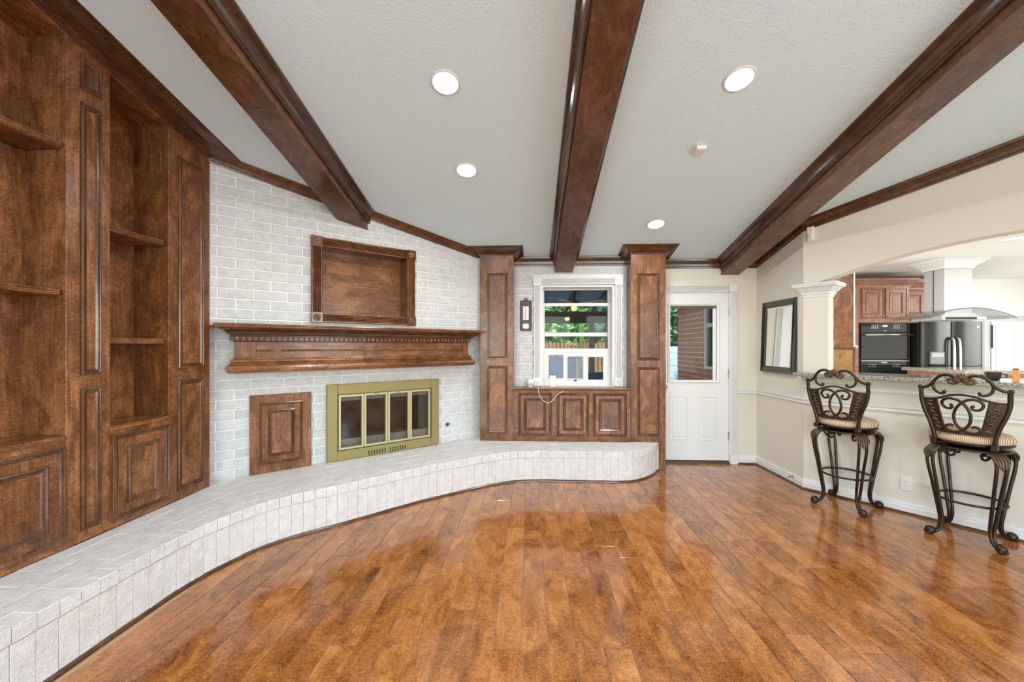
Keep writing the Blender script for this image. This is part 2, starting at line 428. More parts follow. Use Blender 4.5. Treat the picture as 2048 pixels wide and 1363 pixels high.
for k in range(-16, 36):
    x = xk + k * PW
    if x < -2.1 or x > 4.45: continue
    y = -4.0 - random.random() * PL
    ymax = min(arch_ymax(x - PW / 2), 4.80)
    seq = random.choice([0.0, 0.4, 0.8, 0.2, 0.6])
    y = -4.0 - PL + seq * PL + random.uniform(-0.1, 0.1)
    while y < ymax:
        y0, y1 = max(y, -4.0), min(y + PL, ymax); y += PL
        if y1 - y0 < 0.03: continue
        inview = y1 > 0.95 and x < y1 * 1.33 + 0.1
        if inview:
            o = bpy.data.objects.new('plank', full_plank if abs(y1 - y0 - PL) < 1e-6 else plank_mesh(PW, y1 - y0))
            link(o); o.parent = fl; o.location = (x, (y0 + y1) / 2, 0); n_plank += 1
        else:
            g = 0.001; rest.box(x - PW / 2 + g, x + PW / 2 - g, y0 + g, y1 - g, -0.012, 0)

ro = rest.build('planks_behind', plank_mat, fl); ro['kind'] = 'stuff'

# ---- ceiling: two slopes
def cpt(x, y): return (x, y, ceilz(y))
cpoly = [(-2.95, 0.3), (4.60, 0.3), (4.60, 1.75), (ARX + AW.x * 2.72 + 0.06, ARY + AW.y * 2.72 + 0.05), (2.72, 4.02), (2.72, 4.95), (-2.95, 4.95)]
n = len(cpoly)
V = [(x, y, ceilz(y)) for x, y in cpoly] + [(x, y, ceilz(y) + 0.12) for x, y in cpoly]
F = [tuple(range(n - 1, -1, -1)), tuple(range(n, 2 * n))] + [(i, (i + 1) % n, (i + 1) % n + n, i + n) for i in range(n)]
r4 = [(-2.95, -4.15), (4.60, -4.15), (4.60, 0.3), (-2.95, 0.3)]; k = len(V)
V += [(x, y, ceilz(y)) for x, y in r4] + [(x, y, ceilz(y) + 0.12) for x, y in r4]
F += [(k + 3, k + 2, k + 1, k), (k + 4, k + 5, k + 6, k + 7)] + [(k + i, k + (i + 1) % 4, k + (i + 1) % 4 + 4, k + i + 4) for i in range(4)]
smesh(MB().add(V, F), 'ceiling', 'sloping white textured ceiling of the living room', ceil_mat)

# ---- brick helper
BL, BH, BP, BC = 0.228, 0.0715, 0.237, 0.080      # brick length/height, pitch, course
def brick_unit(mat, L=BL, H=BH, jit=0.0012, c=0.004, depth=0.022):
    x, z = L / 2, H / 2; rj = lambda: random.uniform(-jit, jit)
    V = [(-x, depth, -z), (x, depth, -z), (x, depth, z), (-x, depth, z)]
    V += [(-x + rj(), c, -z + rj()), (x + rj(), c, -z + rj()), (x + rj(), c, z + rj()), (-x + rj(), c, z + rj())]
    V += [(-x + c + rj(), rj(), -z + c + rj()), (x - c + rj(), rj(), -z + c + rj()), (x - c + rj(), rj(), z - c + rj()), (-x + c + rj(), rj(), z - c + rj())]
    F = [(8, 9, 10, 11)]
    for a in range(4):
        b = (a + 1) % 4; F += [(a, b, b + 4, a + 4), (a + 4, b + 4, b + 8, a + 8)]
    return MB().add(V, F).mesh('brick', mat)
def lay_bricks(parent, units, x0, x1, z0, z1, y, phase, zphase, excl=(), ztop=None, pitch=BP, course=BC, L=BL, H=BH):
    k0 = math.floor((z0 - zphase) / course + 1e-6); n = 0
    k = k0
    while zphase + k * course < z1 - 0.012:
        za = zphase + k * course + (course - H) / 2; zb = za + H
        za, zb = max(za, z0), min(zb, z1); k += 1
        if zb - za < 0.012: continue
        xs = phase + (pitch / 2 if (k % 2) else 0.0)
        i = math.floor((x0 - xs) / pitch) - 1
        while xs + i * pitch < x1:
            a = xs + i * pitch + (pitch - L) / 2; b = a + L; i += 1
            segs = [(max(a, x0), min(b, x1))]
            for (ex0, ex1, ez0, ez1) in excl:
                if min(zb, ez1) - max(za, ez0) > 0.4 * (zb - za):
                    ns = []
                    for p, q in segs:
                        if q <= ex0 or p >= ex1: ns.append((p, q)); continue
                        if p < ex0: ns.append((p, ex0))
                        if q > ex1: ns.append((ex1, q))
                    segs = ns
            for p, q in segs:
                if q - p < 0.018: continue
                if ztop is not None and za > ztop((p + q) / 2) - 0.03: continue
                o = bpy.data.objects.new('brick', random.choice(units)); link(o); o.parent = parent
                o.location = ((p + q) / 2, y + random.uniform(-0.0012, 0.0012), (za + zb) / 2)
                o.scale = ((q - p) / L, 1, (zb - za) / H); n += 1
    return n
w_units = [brick_unit(white_brick) for _ in range(6)]

# ---- fireplace wall (local: x along the wall, y into it)
fw_ = struct('wall_fireplace', 'white painted brick fireplace wall set at an angle', (FX, FY, 0), TH)
def fceil(x, y): return ceilz(FY + ST * x + CT * y)
NX0, NX1, NZ0, NZ1 = -0.432, 0.380, 1.666, 2.268   # niche opening
IX0, IX1, IZ0, IZ1 = -0.272, 0.687, 0.40, 0.931   # insert opening
m = MB()
yl, yu = 0.006, -0.104
m.prism(R4(-1.45, IX0, 0, 1.55), yl, 0.30).prism(R4(IX1, 1.42, 0, 1.55), yl, 0.30)
m.prism(R4(IX0, IX1, 0, IZ0), yl, 0.30).prism(R4(IX0, IX1, IZ1, 1.55), yl, 0.30)
def up_poly(xa, xb, z0): return [(xa, z0), (xb, z0), (xb, fceil(xb, yu) + 0.05), (xa, fceil(xa, yu) + 0.05)]
m.prism(up_poly(-1.45, NX0, 1.545), yu, 0.30).prism(up_poly(NX1, 1.35, 1.545), yu, 0.30)
m.prism(R4(NX0, NX1, 1.545, NZ0), yu, 0.30).prism(up_poly(NX0, NX1, NZ1), yu, 0.30)
m.build('mortar_bed', mortar, fw_)
lay_bricks(fw_, w_units, -1.36, 1.36, ZH, 1.545, 0.0, -1.175, 0.304, excl=[(-0.98, 1.02, 1.19, 1.56), (-0.945, -0.50, 0.30, 0.965), (-0.355, 0.765, 0.30, 1.015)])
lay_bricks(fw_, w_units, -1.36, 1.345, 1.555, 2.86, -0.11, -1.169, 1.516, excl=[(-0.505, 0.447, 1.595, 2.34)], ztop=lambda x: fceil(x, -0.11))

# ---- window wall and door wall
WX0, WX1, WZ0, WZ1 = 0.127, 0.982, 0.905, 2.088
ww = struct('wall_window', 'white painted brick wall around the window')
m = MB(); yb = YW + 0.006; zt = ceilz(YW) + 0.04
m.box(-0.72, WX0, yb, 4.89, 0, zt).box(WX1, 1.36, yb, 4.89, 0, zt).box(WX0, WX1, yb, 4.89, 0, WZ0).box(WX0, WX1, yb, 4.89, WZ1, zt)
m.build('mortar_bed', mortar, ww)
lay_bricks(ww, w_units, -0.25, 1.20, 0.92, 2.40, YW, -0.10, 0.941, excl=[(0.045, 1.068, 0.90, 2.178)], ztop=lambda x: ceilz(YW))
DX0, DX1, DZ1 = 1.500, 2.352, 2.022
m = MB(); zt = ceilz(YD) + 0.04
m.box(1.36, DX0, YD, 4.89, 0, zt).box(DX1, 2.78, YD, 4.89, 0, zt).box(DX0, DX1, YD, 4.89, DZ1, zt)
smesh(m, 'wall_door', 'cream wall around the white glazed door', wall_mat)

# ---- mirror wall, left wall, right wall, rear wall
def yz_wall(x0, x1, ya, yb_, z0=0.0):
    V = []
    for x in (x0, x1):
        V += [(x, ya, z0), (x, yb_, z0), (x, yb_, ceilz(yb_) + 0.04), (x, ya, ceilz(ya) + 0.04)]
    return MB().add(V, [(0, 1, 2, 3), (7, 6, 5, 4), (0, 4, 5, 1), (1, 5, 6, 2), (2, 6, 7, 3), (3, 7, 4, 0)])
smesh(yz_wall(XM, XM + 0.12, ARY, YD), 'wall_mirror', 'short cream wall that carries the black framed mirror', wall_mat)
m = yz_wall(-2.92, -2.76, 0.3, 3.40); 
m2 = yz_wall(-2.92, -2.76, -4.1, 0.3); m.add(m2.v, m2.f)
smesh(m, 'wall_left', 'cream wall behind the built in bookcase', wall_mat)
AEX, AEY = ARX + AW.x * 2.72, ARY + AW.y * 2.72
m = MB()
def rw(ya, yb_, z0, z1=None):
    V = []
    for x in (AEX, AEX + 0.14):
        V += [(x, ya, z0), (x, yb_, z0), (x, yb_, z1 or ceilz(yb_) + 0.04), (x, ya, z1 or ceilz(ya) + 0.04)]
    m.add(V, [(0, 1, 2, 3), (7, 6, 5, 4), (0, 4, 5, 1), (1, 5, 6, 2), (2, 6, 7, 3), (3, 7, 4, 0)])
rw(-4.1, -2.2, 0); rw(-0.2, 0.3, 0); rw(0.3, AEY, 0); rw(-2.2, -0.2, 0, 0.6); rw(-2.2, -0.2, 2.4)
smesh(m, 'wall_right', 'cream side wall with a window', wall_mat)
m = MB(); zt = ceilz(-4.0) + 0.04
xs = [-2.92, -2.3, -0.7, -0.2, 1.4, 1.9, 3.5, 4.52]
for i in range(0, 8, 2): m.box(xs[i], xs[i + 1], -4.1, -3.96, 0, zt)
for i in (1, 3, 5): m.box(xs[i], xs[i + 1], -4.1, -3.96, 0, 0.42); m.box(xs[i], xs[i + 1], -4.1, -3.96, 2.45, zt)
smesh(m, 'wall_rear', 'cream rear wall with three tall windows', wall_mat)

# ---- arched wall (local: x along the wall from the corner, y into it)
aw = struct('wall_arch', 'cream wall with a wide arched opening over the breakfast bar', (ARX, ARY, 0), ARZ)
def aceil(x, y): return ceilz(ARY + AW.y * x + AW.x * y)
AL = 2.72; AT = 0.15; CW = 0.190
def archz(x):
    t = (x - 1.36) / 1.26
    return 2.205 - 0.225 * t * t
m = MB()
m.box(0, AL, 0, AT, 0, 1.095)                     # half wall
m.box(0, CW, 0, AT, 1.095, 1.975).box(AL - CW, AL, 0, AT, 1.095, 1.975)
nseg = 32; T = []; 
for i in range(nseg + 1):
    x = 0.0 + AL * i / nseg
    T.append((x, archz(min(max(x, 0.10), AL - 0.10))))
P = T + [(AL, aceil(AL, 0) + 0.04), (0, aceil(0, 0) + 0.04)]
V = []; F = []
for y in (0.0, AT):
    for (x, z) in T: V.append((x, y, z))
    for (x, z) in T: V.append((x, y, aceil(x, 0) + 0.04))
q = nseg + 1
for i in range(nseg):
    F.append((i, i + 1, q + i + 1, q + i)); F.append((2 * q + i, 3 * q + i, 3 * q + i + 1, 2 * q + i + 1))
    F.append((i, 2 * q + i, 2 * q + i + 1, i + 1)); F.append((q + i, q + i + 1, 3 * q + i + 1, 3 * q + i))
F += [(0, q, 3 * q, 2 * q), (q - 1, 3 * q - 1, 4 * q - 1, 2 * q - 1)]
m.add(V, F)
m.build('plaster', wall_mat, aw)

# column capitals: stepped crown around the column head
def capital(name, x0, x1, left, right):
    prof = [(0.0, 1.850), (0.006, 1.850), (0.008, 1.872), (0.016, 1.874), (0.018, 1.892), (0.030, 1.905), (0.050, 1.930), (0.058, 1.942), (0.072, 1.944), (0.074, 1.958), (0.080, 1.960), (0.080, 1.976), (0.0, 1.976)]
    V = []; F = []; n = len(prof)
    for o, z in prof:
        a, b = x0 - o * left, x1 + o * right
        V += [(a, AT + o, z), (a, -o, z), (b, -o, z), (b, AT + o, z)]
    for k in range(n - 1):
        for i in range(4):
            F.append((k * 4 + i, k * 4 + (i + 1) % 4, (k + 1) * 4 + (i + 1) % 4, (k + 1) * 4 + i))
    return MB().add(V, F).build(name, white_trim, aw)
capital('capital', 0.0, CW, 1, 1)['label'] = 'white stepped column capital'
capital('capital', AL - CW, AL, 1, 1)

# ---- mouldings along walls
def run(mb, pts, prof, closed=True):
    """pts: (plan point, mitre vector, base z); profile (out, z) """
    n = len(prof); V = []
    for P_, M_, zf in pts:
        for o, d in prof:
            x, y = P_[0] + M_[0] * o, P_[1] + M_[1] * o
            V.append((x, y, zf(x, y) + d))
    F = []
    for i in range(len(pts) - 1):
        for k in range(n):
            F.append((i * n + k, i * n + (k + 1) % n, (i + 1) * n + (k + 1) % n, (i + 1) * n + k))
    F += [tuple(range(n)), tuple(range(len(pts) * n - 1, (len(pts) - 1) * n - 1, -1))]
    return mb.add(V, F)
def mitre(n1, n2):
    k = 1 + n1[0] * n2[0] + n1[1] * n2[1]
    return ((n1[0] + n2[0]) / k, (n1[1] + n2[1]) / k)
ON_CEIL = lambda x, y: ceilz(y)
FLAT0 = lambda x, y: 0.0
nF = (ST, -CT); nB = (1, 0); nD = (0, -1); nM = (-1, 0); nA = (-AW.y * -1, 0)
nA = (AW.y, -AW.x)
if nA[0] > 0: nA = (-nA[0], -nA[1])
def fpt(x, y): return (FX + CT * x - ST * y, FY + ST * x + CT * y)
crown_p = [(-0.005, -0.002), (-0.005, -0.098), (0.010, -0.098), (0.012, -0.086), (0.018, -0.080), (0.022, -0.055), (0.034, -0.030), (0.042, -0.024), (0.046, -0.004), (0.046, -0.002)]
crown_f = [(-0.004, -0.002), (-0.004, -0.070), (0.008, -0.070), (0.010, -0.062), (0.016, -0.058), (0.022, -0.042), (0.034, -0.024), (0.042, -0.018), (0.050, -0.004), (0.050, -0.002)]
# fireplace crown: from the bookcase crown to the left pillar, cut at the beam
p0, p1 = fpt(-1.28, -0.11), fpt(1.235, -0.11)
smesh(run(MB(), [(p0, nF, ON_CEIL), (p1, nF, ON_CEIL)], crown_f), 'trim_1', 'dark wood crown moulding sloping along the brick fireplace wall', wood_trim)
smesh(run(MB(), [((-0.22, YW), nD, ON_CEIL), ((1.14, YW), nD, ON_CEIL)], crown_p), 'trim_2', 'dark wood crown moulding above the window', wood_trim)
smesh(run(MB(), [((1.50, YD), nD, ON_CEIL), ((XM, YD), mitre(nD, nM), ON_CEIL), ((ARX - 0.005, ARY), mitre(nM, nA), ON_CEIL),
                 ((AEX, AEY), nA, ON_CEIL)], crown_p), 'trim_3', 'dark wood crown moulding along the door, mirror and arch walls', wood_trim)
base_p = [(0, 0.002), (0.017, 0.002), (0.017, 0.060), (0.013, 0.066), (0.013, 0.082), (0.008, 0.090), (0.008, 0.098), (0, 0.101)]
smesh(run(MB(), [((2.431, YD), nD, FLAT0), ((XM, YD), mitre(nD, nM), FLAT0), ((ARX, ARY), mitre(nM, nA), FLAT0), ((AEX, AEY), nA, FLAT0)], base_p),
      'baseboard_right', 'white stepped baseboard below the mirror and the breakfast bar', white_trim)
shoe_p = [(0.017, 0.001), (0.031, 0.001), (0.028, 0.011), (0.022, 0.017), (0.017, 0.018)]
smesh(run(MB(), [((2.431, YD), nD, FLAT0), ((XM, YD), mitre(nD, nM), FLAT0), ((ARX, ARY), mitre(nM, nA), FLAT0), ((AEX, AEY), nA, FLAT0)], shoe_p),
      'trim_4', 'brown wood shoe moulding at the foot of the baseboard', wood_trim)
rail_p = [(0, 0.0), (0.008, 0.0), (0.012, 0.008), (0.020, 0.014), (0.014, 0.022), (0.014, 0.034), (0.022, 0.040), (0.026, 0.050), (0.022, 0.055), (0, 0.055)]
RZ = lambda x, y: 0.820
smesh(run(MB(), [((2.431, YD), nD, RZ), ((XM, YD), mitre(nD, nM), RZ), ((ARX, ARY), mitre(nM, nA), RZ), ((AEX, AEY), nA, RZ)], rail_p),
      'trim_5', 'white chair rail moulding running past the mirror and under the bar', white_trim)
RZ2 = lambda x, y: 0.975
a0 = (ARX + AW.x * 0.0, ARY + AW.y * 0.0)
smesh(run(MB(), [(a0, nA, RZ2), ((AEX, AEY), nA, RZ2)], rail_p), 'trim_6', 'upper white apron moulding just below the granite bar top', white_trim)

# ---- kitchen shell
KC = 2.47
m = MB(); m.slab([(2.82, 3.9), (4.42, 1.9), (4.5, 0.0), (8.5, 0.0), (8.5, 6.8), (2.82, 6.8)], -0.06, -0.002)
smesh(m, 'floor_kitchen', 'tan kitchen floor behind the bar', plain('kitchen_tile', (0.66, 0.60, 0.53), 0.4))
m = MB(); m.slab([(2.775, 4.06), (2.90, 3.90), (4.47, 1.97), (4.50, 0.0), (8.6, 0.0), (8.6, 6.85), (2.775, 6.85)], KC, KC + 0.06)
smesh(m, 'ceiling_kitchen', 'flat white kitchen ceiling seen through the arch', plain('kitchen_ceiling_paint', (0.82, 0.82, 0.80), 0.8, bump=(60, 0.4, 0.006)))
smesh(MB().box(2.775, 8.6, 6.75, 6.87, 0, KC), 'wall_kitchen_back', 'white kitchen wall behind the refrigerator', kit_wall)
m = MB(); m.box(8.5, 8.6, 0, 3.0, 0, KC).box(8.5, 8.6, 5.4, 6.75, 0, KC).box(8.5, 8.6, 3.0, 5.4, 0, 0.55).box(8.5, 8.6, 3.0, 5.4, 2.35, KC)
smesh(m, 'wall_kitchen_right', 'white kitchen side wall with a window', kit_wall)
m = MB(); m.box(4.5, 5.1, -0.1, 0.0, 0, KC).box(7.7, 8.6, -0.1, 0, 0, KC).box(5.1, 7.7, -0.1, 0, 0, 0.6).box(5.1, 7.7, -0.1, 0, 2.4, KC)
smesh(m, 'wall_kitchen_near', 'white kitchen wall with a wide window', kit_wall)
smesh(MB().box(2.78, 2.84, 4.89, 6.75, 0, KC), 'wall_kitchen_left', 'white kitchen wall on the patio side', kit_wall)
# ================================================================== BIG WOODWORK
OFF = {}
def at_frame(name, label, cat, frame, lx, ly, lz, kind=None, group=None):
    """thing whose meshes are written in the frame (ox, oy, rz); its Empty sits at local (lx,ly,lz)"""
    ox, oy, rz = frame; c_, s_ = math.cos(rz), math.sin(rz)
    o = thing(name, label, cat, (ox + c_ * lx - s_ * ly, oy + s_ * lx + c_ * ly, lz), rz, group, kind)
    OFF[o.name] = (-lx, -ly, -lz); return o
_b = MB.build
def _build(s, name, mat, parent=None, bevel=0.0, seg=1, loc=None):
    if parent is not None and loc is None: loc = OFF.get(parent.name)
    return _b(s, name, mat, parent, bevel, seg, loc)
MB.build = _build
def wbuild(mb, name, mat, root, frame):
    """mesh given in world coordinates, stored in the frame of root"""
    ox, oy, rz = frame; c_, s_ = math.cos(-rz), math.sin(-rz)
    mb.v = [(c_ * (x - ox) - s_ * (y - oy), s_ * (x - ox) + c_ * (y - oy), z) for x, y, z in mb.v]
    return mb.build(name, mat, root)
FRF = (FX, FY, TH); FRB = (XB, 0.0, PI / 2); FRW = (0.0, 0.0, 0.0); FRA = (ARX, ARY, ARZ); FRM = (XM, YD, -PI / 2)

# ------------------------------------------------ ceiling beams
def wall_f(x): return FY + ((x - FX) * ST - 0.108) / CT
BD = 0.176
def beam(label, xc, yend, seam):
    xs_ = [xc - 0.102, xc + 0.102]
    yr = yend(xc)
    root = thing('ceiling_beam', label, 'beam', (xc, yr, ceilz(yr) - BD), 0, 'ceiling beams')
    OFF[root.name] = (-xc, -yr, -(ceilz(yr) - BD))
    def strip(prof, y0, ye):
        mb = MB(); n = len(prof); V = []
        for u, d in prof: V.append((xc + u, y0, ceilz(y0) - d))
        for u, d in prof:
            y1 = ye(xc + u); V.append((xc + u, y1, ceilz(y1) - d))
        F = [(i, i + n, (i + 1) % n + n, (i + 1) % n) for i in range(n)] + [tuple(range(n)), tuple(range(2 * n - 1, n - 1, -1))]
        return mb.add(V, F)
    case = [(-0.102, 0), (-0.099, BD - 0.03), (-0.099, BD - 0.012), (-0.106, BD - 0.004), (-0.106, BD), (0.106, BD), (0.106, BD - 0.004), (0.099, BD - 0.012), (0.099, BD - 0.03), (0.102, 0)]
    near = lambda x: seam - 0.0012
    far = lambda x: yend(x)
    strip(case, 0.32, near).build('casing_board', wood_y, root)
    strip(case, seam + 0.0012, far).build('casing_board', wood_y, root)
    for sg in (-1, 1):
        pr = [(0.098, 0.0), (0.098, 0.112), (0.113, 0.112), (0.117, 0.108), (0.117, 0.102), (0.110, 0.098), (0.110, 0.092), (0.118, 0.086), (0.120, 0.074), (0.127, 0.056), (0.140, 0.040), (0.150, 0.034), (0.150, 0.026), (0.158, 0.022), (0.168, 0.018), (0.168, 0.001)]
        pr = [(sg * u, d) for u, d in pr]
        strip(pr, 0.32, lambda x: yend(x)).build('crown_moulding', wood_ytrim, root)
    return root
beam('dark wood ceiling beam ending on the brick above the fireplace', -1.642, wall_f, 2.33)
beam('dark wood ceiling beam ending above the window', 0.394, lambda x: YW + 0.004, 1.2)
beam('dark wood ceiling beam ending above the white door near the mirror wall', 2.345, lambda x: YD + 0.004, 2.55)

# ------------------------------------------------ built in bookcase
bk = at_frame('built_in_bookcase', 'tall built in wooden bookcase with open shelves and panelled doors', 'bookcase', FRB, 2.0, 0.0, ZH)
def btop(x): return ceilz(x) - 0.0675
def stile(x0, x1):
    MB().prism([(x0, ZH + 0.002), (x1, ZH + 0.002), (x1, btop(x1)), (x0, btop(x0))], 0.0, 0.26).build('stile', wood_z, bk, 0.002)
stile(1.18, 1.40); stile(1.981, 2.201); stile(2.575, 2.920)
# top rail that follows the ceiling slope, back panels, decks and lower fronts
xa, xb_ = 1.18, 2.92
MB().prism([(xa, btop(xa)), (xb_, btop(xb_)), (xb_, ceilz(xb_) - 0.002), (xa, ceilz(xa) - 0.002)], 0.0, 0.26).build('top_rail', wood_x, bk, 0.001)
for x0, x1 in ((1.40, 1.981), (2.201, 2.575)):
    MB().prism([(x0, 0.90), (x1, 0.90), (x1, btop(x1)), (x0, btop(x0))], 0.248, 0.262).build('back_panel', wood_z, bk)
    MB().box(x0, x1, -0.006, 0.25, 0.884, 0.912).build('deck_board', wood_x, bk, 0.003)
    MB().box(x0, x1, 0.0, 0.02, ZH + 0.002, 0.884).build('lower_front', wood_x, bk)
def glazed_door(parent, x0, x1, z0, z1, y, k=1.0):
    """panelled door: slab, two rings of dark glazed moulding and a centre panel"""
    P = R4(x0, x1, z0, z1); f = lambda pr: [(q, y + w_) for q, w_ in pr]
    d = MB().loft(P, f([(0, 0.0), (0, -0.013), (0.003, -0.015), (0.010, -0.015), (0.012, -0.012)])).build('door', wood_z, parent)
    MB().loft(P, f([(0.003, -0.012), (0.004, -0.019), (0.010, -0.0225), (0.016, -0.018), (0.020, -0.0195), (0.025, -0.018), (0.030, -0.0115)]), cap=False).build('outer_moulding', wood_trimz, d)
    Q = inset_poly(P, 0.080 * k)
    MB().loft(Q, f([(0, -0.0115), (0.001, -0.022), (0.009, -0.027), (0.016, -0.020), (0.021, -0.021), (0.026, -0.017), (0.033, -0.0125)]), cap=False).build('inner_moulding', wood_trimz, d)
    MB().loft(inset_poly(Q, 0.032), f([(0, -0.011), (0, -0.013), (0.002, -0.0135)])).build('panel', wood_z, d)
    return d
glazed_door(bk, 1.412, 1.972, 0.352, 0.858, 0.0); glazed_door(bk, 2.207, 2.569, 0.352, 0.858, 0.0)
panel_prof = [(0, 0.001), (0, -0.009), (0.006, -0.014), (0.011, -0.013), (0.014, -0.007), (0.019, -0.007), (0.021, -0.011), (0.025, -0.010), (0.030, -0.0015)]
def panel(pts, parent=None, mat=None, prof=panel_prof):
    return MB().loft(pts, prof).build('panel_moulding', mat or wood_trimz, parent or bk)
for dx in (0.0, -0.801):
    a, b = 2.047 + dx, 2.150 + dx
    panel([(a, 2.787), (b, 2.787), (b, 2.952 - 0.25 * dx), (a, 2.980 - 0.25 * dx)])
    panel(R4(a, b, 1.224, 2.714)); panel(R4(a, b, 0.372, 1.151))
panel(R4(2.645, 2.860, 1.229, 2.700)); panel(R4(2.642, 2.855, 0.376, 1.142))
def flatpanel(x0, x1, z0, z1, parent, prof=None):
    """the flat wood inside a moulding frame"""
    return MB().loft(R4(x0, x1, z0, z1), [(0, 0.0), (0, -0.0025), (0.002, -0.003)]).build('panel', wood_z, parent)
for (x0, x1, z0, z1) in ((2.077, 2.120, 1.254, 2.684), (2.077, 2.120, 0.402, 1.121), (2.675, 2.830, 1.259, 2.67), (2.672, 2.825, 0.406, 1.112)):
    flatpanel(x0, x1, z0, z1, bk)
def shelf(x0, x1, z0, z1):
    h = z1 - z0
    pr = [(0.245, z0), (0.245, z1), (0.020, z1), (0.012, z1 - 0.1 * h), (0.010, z1 - 0.25 * h), (0.016, z1 - 0.38 * h), (0.008, z1 - 0.5 * h), (0.008, z1 - 0.62 * h), (0.015, z1 - 0.74 * h), (0.012, z1 - 0.9 * h), (0.020, z0)]
    MB().mould(pr, x0, x1).build('shelf', wood_x, bk)
shelf(1.405, 1.967, 2.417, 2.457); shelf(1.405, 1.962, 1.646, 1.680); shelf(2.205, 2.552, 2.054, 2.091); shelf(2.205, 2.552, 1.395, 1.431)
crown_b = [(-0.002, 0), (-0.002, -0.052), (0.010, -0.052), (0.014, -0.040), (0.026, -0.041), (0.030, -0.032), (0.050, -0.033), (0.100, -0.024), (0.140, -0.010), (0.146, -0.016), (0.174, -0.010), (0.178, -0.001)]
wbuild(run(MB(), [((XB, 1.18), nB, ON_CEIL), ((XB, 2.924), (1.0, 0.49), ON_CEIL)], crown_b), 'crown_moulding', wood_trim, bk, FRB)

# ------------------------------------------------ raised hearth
hp = [(-1.978, 0.95), (-1.978, 1.4), (-1.977, 1.93), (-1.968, 2.157), (-1.937, 2.332), (-1.835, 2.61), (-1.66, 2.825), (-1.41, 3.045), (-1.09, 3.355), (-0.83, 3.58), (-0.46, 3.862), (-0.21, 4.005),
      (0.0, 4.055), (0.154, 4.068), (0.5, 4.062), (0.957, 4.066), (1.15, 4.15), (1.30, 4.29), (1.425, 4.475)]
hc = [Vector((p.x, p.y)) for p in crom([(a, b, 0) for a, b in hp], 10)]
cum = [0.0]
for i in range(1, len(hc)): cum.append(cum[-1] + (hc[i] - hc[i - 1]).length)
HL = cum[-1]
def hpoint(s_):
    s_ = min(max(s_, 0), HL - 1e-6)
    for i in range(1, len(cum)):
        if cum[i] >= s_:
            t = (s_ - cum[i - 1]) / (cum[i] - cum[i - 1]); p = hc[i - 1].lerp(hc[i], t)
            a, b = hc[max(i - 2, 0)], hc[min(i + 1, len(hc) - 1)]
            d = (b - a).normalized(); return p, Vector((-d.y, d.x))
hback = [Vector(v) for v in [(1.428, 4.478), (-0.567, 4.478), (-0.567, 4.66), (-0.62, 4.645), fpt(-1.10, 0.0), (-2.447, fpt(-1.13, 0.0)[1] - 0.03), (-2.447, 0.90)]]
def back_dist(p, n):
    best = 9.0
    for i in range(len(hback) - 1):
        a, b = hback[i], hback[i + 1]; e = b - a
        den = n.x * e.y - n.y * e.x
        if abs(den) < 1e-9: continue
        w_ = a - p
        t = (w_.x * e.y - w_.y * e.x) / den; u = (w_.x * n.y - w_.y * n.x) / den
        if t > 0.01 and -0.02 <= u <= 1.02 and t < best: best = t
    return best if best < 9 else 0.3
he = thing('raised_hearth', 'long curved raised hearth of white painted brick along the fireplace', 'hearth', (-1.2, 3.6, 0))
OFF[he.name] = (1.2, -3.6, 0)
core = [(p.x, p.y) for p in [hpoint(HL * i / 90)[0] + hpoint(HL * i / 90)[1] * 0.010 for i in range(91)]] + [(v.x, v.y) for v in hback]
MB().slab(core, 0.0, ZH - 0.0025).build('mortar_core', mortar, he)
def hexa(q, z0, z1, ch=0.004, faces='top'):
    """brick from four plan points (counter-clockwise), chamfered at the top"""
    j = lambda: random.uniform(-0.0015, 0.0015)
    c_ = sum((Vector(p) for p in q), Vector((0, 0))) / 4
    V = [(p[0], p[1], z0) for p in q] + [(p[0], p[1], z1 - ch) for p in q]
    for p in q:
        d = (c_ - Vector(p)); d = d.normalized() * ch * 1.4
        V.append((p[0] + d.x, p[1] + d.y, z1 + j()))
    F = [(3, 2, 1, 0), (8, 9, 10, 11)]
    for a in range(4):
        b = (a + 1) % 4; F += [(a, b, b + 4, a + 4), (a + 4, b + 4, b + 8, a + 8)]
    return MB().add(V, F)
NB = int(HL / 0.0785); g = 0.0016
for i in range(NB):
    s0, s1 = HL * i / NB, HL * (i + 1) / NB
    (p0, n0), (p1, n1) = hpoint(s0), hpoint(s1)
    tdir = (p1 - p0).normalized() * g
    d0, d1 = back_dist(p0, n0), back_dist(p1, n1)
    jt = random.uniform(-0.0025, 0.0025)
    # cap brick on the edge, proud of the soldier course
    f0, f1 = -0.004 + jt, -0.004 + jt
    q = [p0 + tdir + n0 * f0, p1 - tdir + n1 * f1, p1 - tdir + n1 * min(0.098, d1), p0 + tdir + n0 * min(0.098, d0)]
    hexa(q, 0.246, ZH, 0.003).build('brick', hearth_brick, he)
    # soldier brick of the riser
    jt = random.uniform(-0.002, 0.002); tt = tdir * 0.6
    o0 = jt + 0.003
    q = [p0 + tt + n0 * o0, p1 - tt + n1 * o0, p1 - tt + n1 * 0.05, p0 + tt + n0 * 0.05]
    c4 = [(v.x, v.y) for v in q]
    V = [(*c4[0], 0.006), (*c4[1], 0.006), (*c4[2], 0.006), (*c4[3], 0.006), (*c4[0], 0.238), (*c4[1], 0.238), (*c4[2], 0.238), (*c4[3], 0.238)]
    MB().add(V, [(0, 3, 2, 1), (4, 5, 6, 7), (0, 1, 5, 4), (1, 2, 6, 5), (2, 3, 7, 6), (3, 0, 4, 7)]).build('brick', hearth_brick, he, 0.0018)
NS = 4; SLEN = 0.236
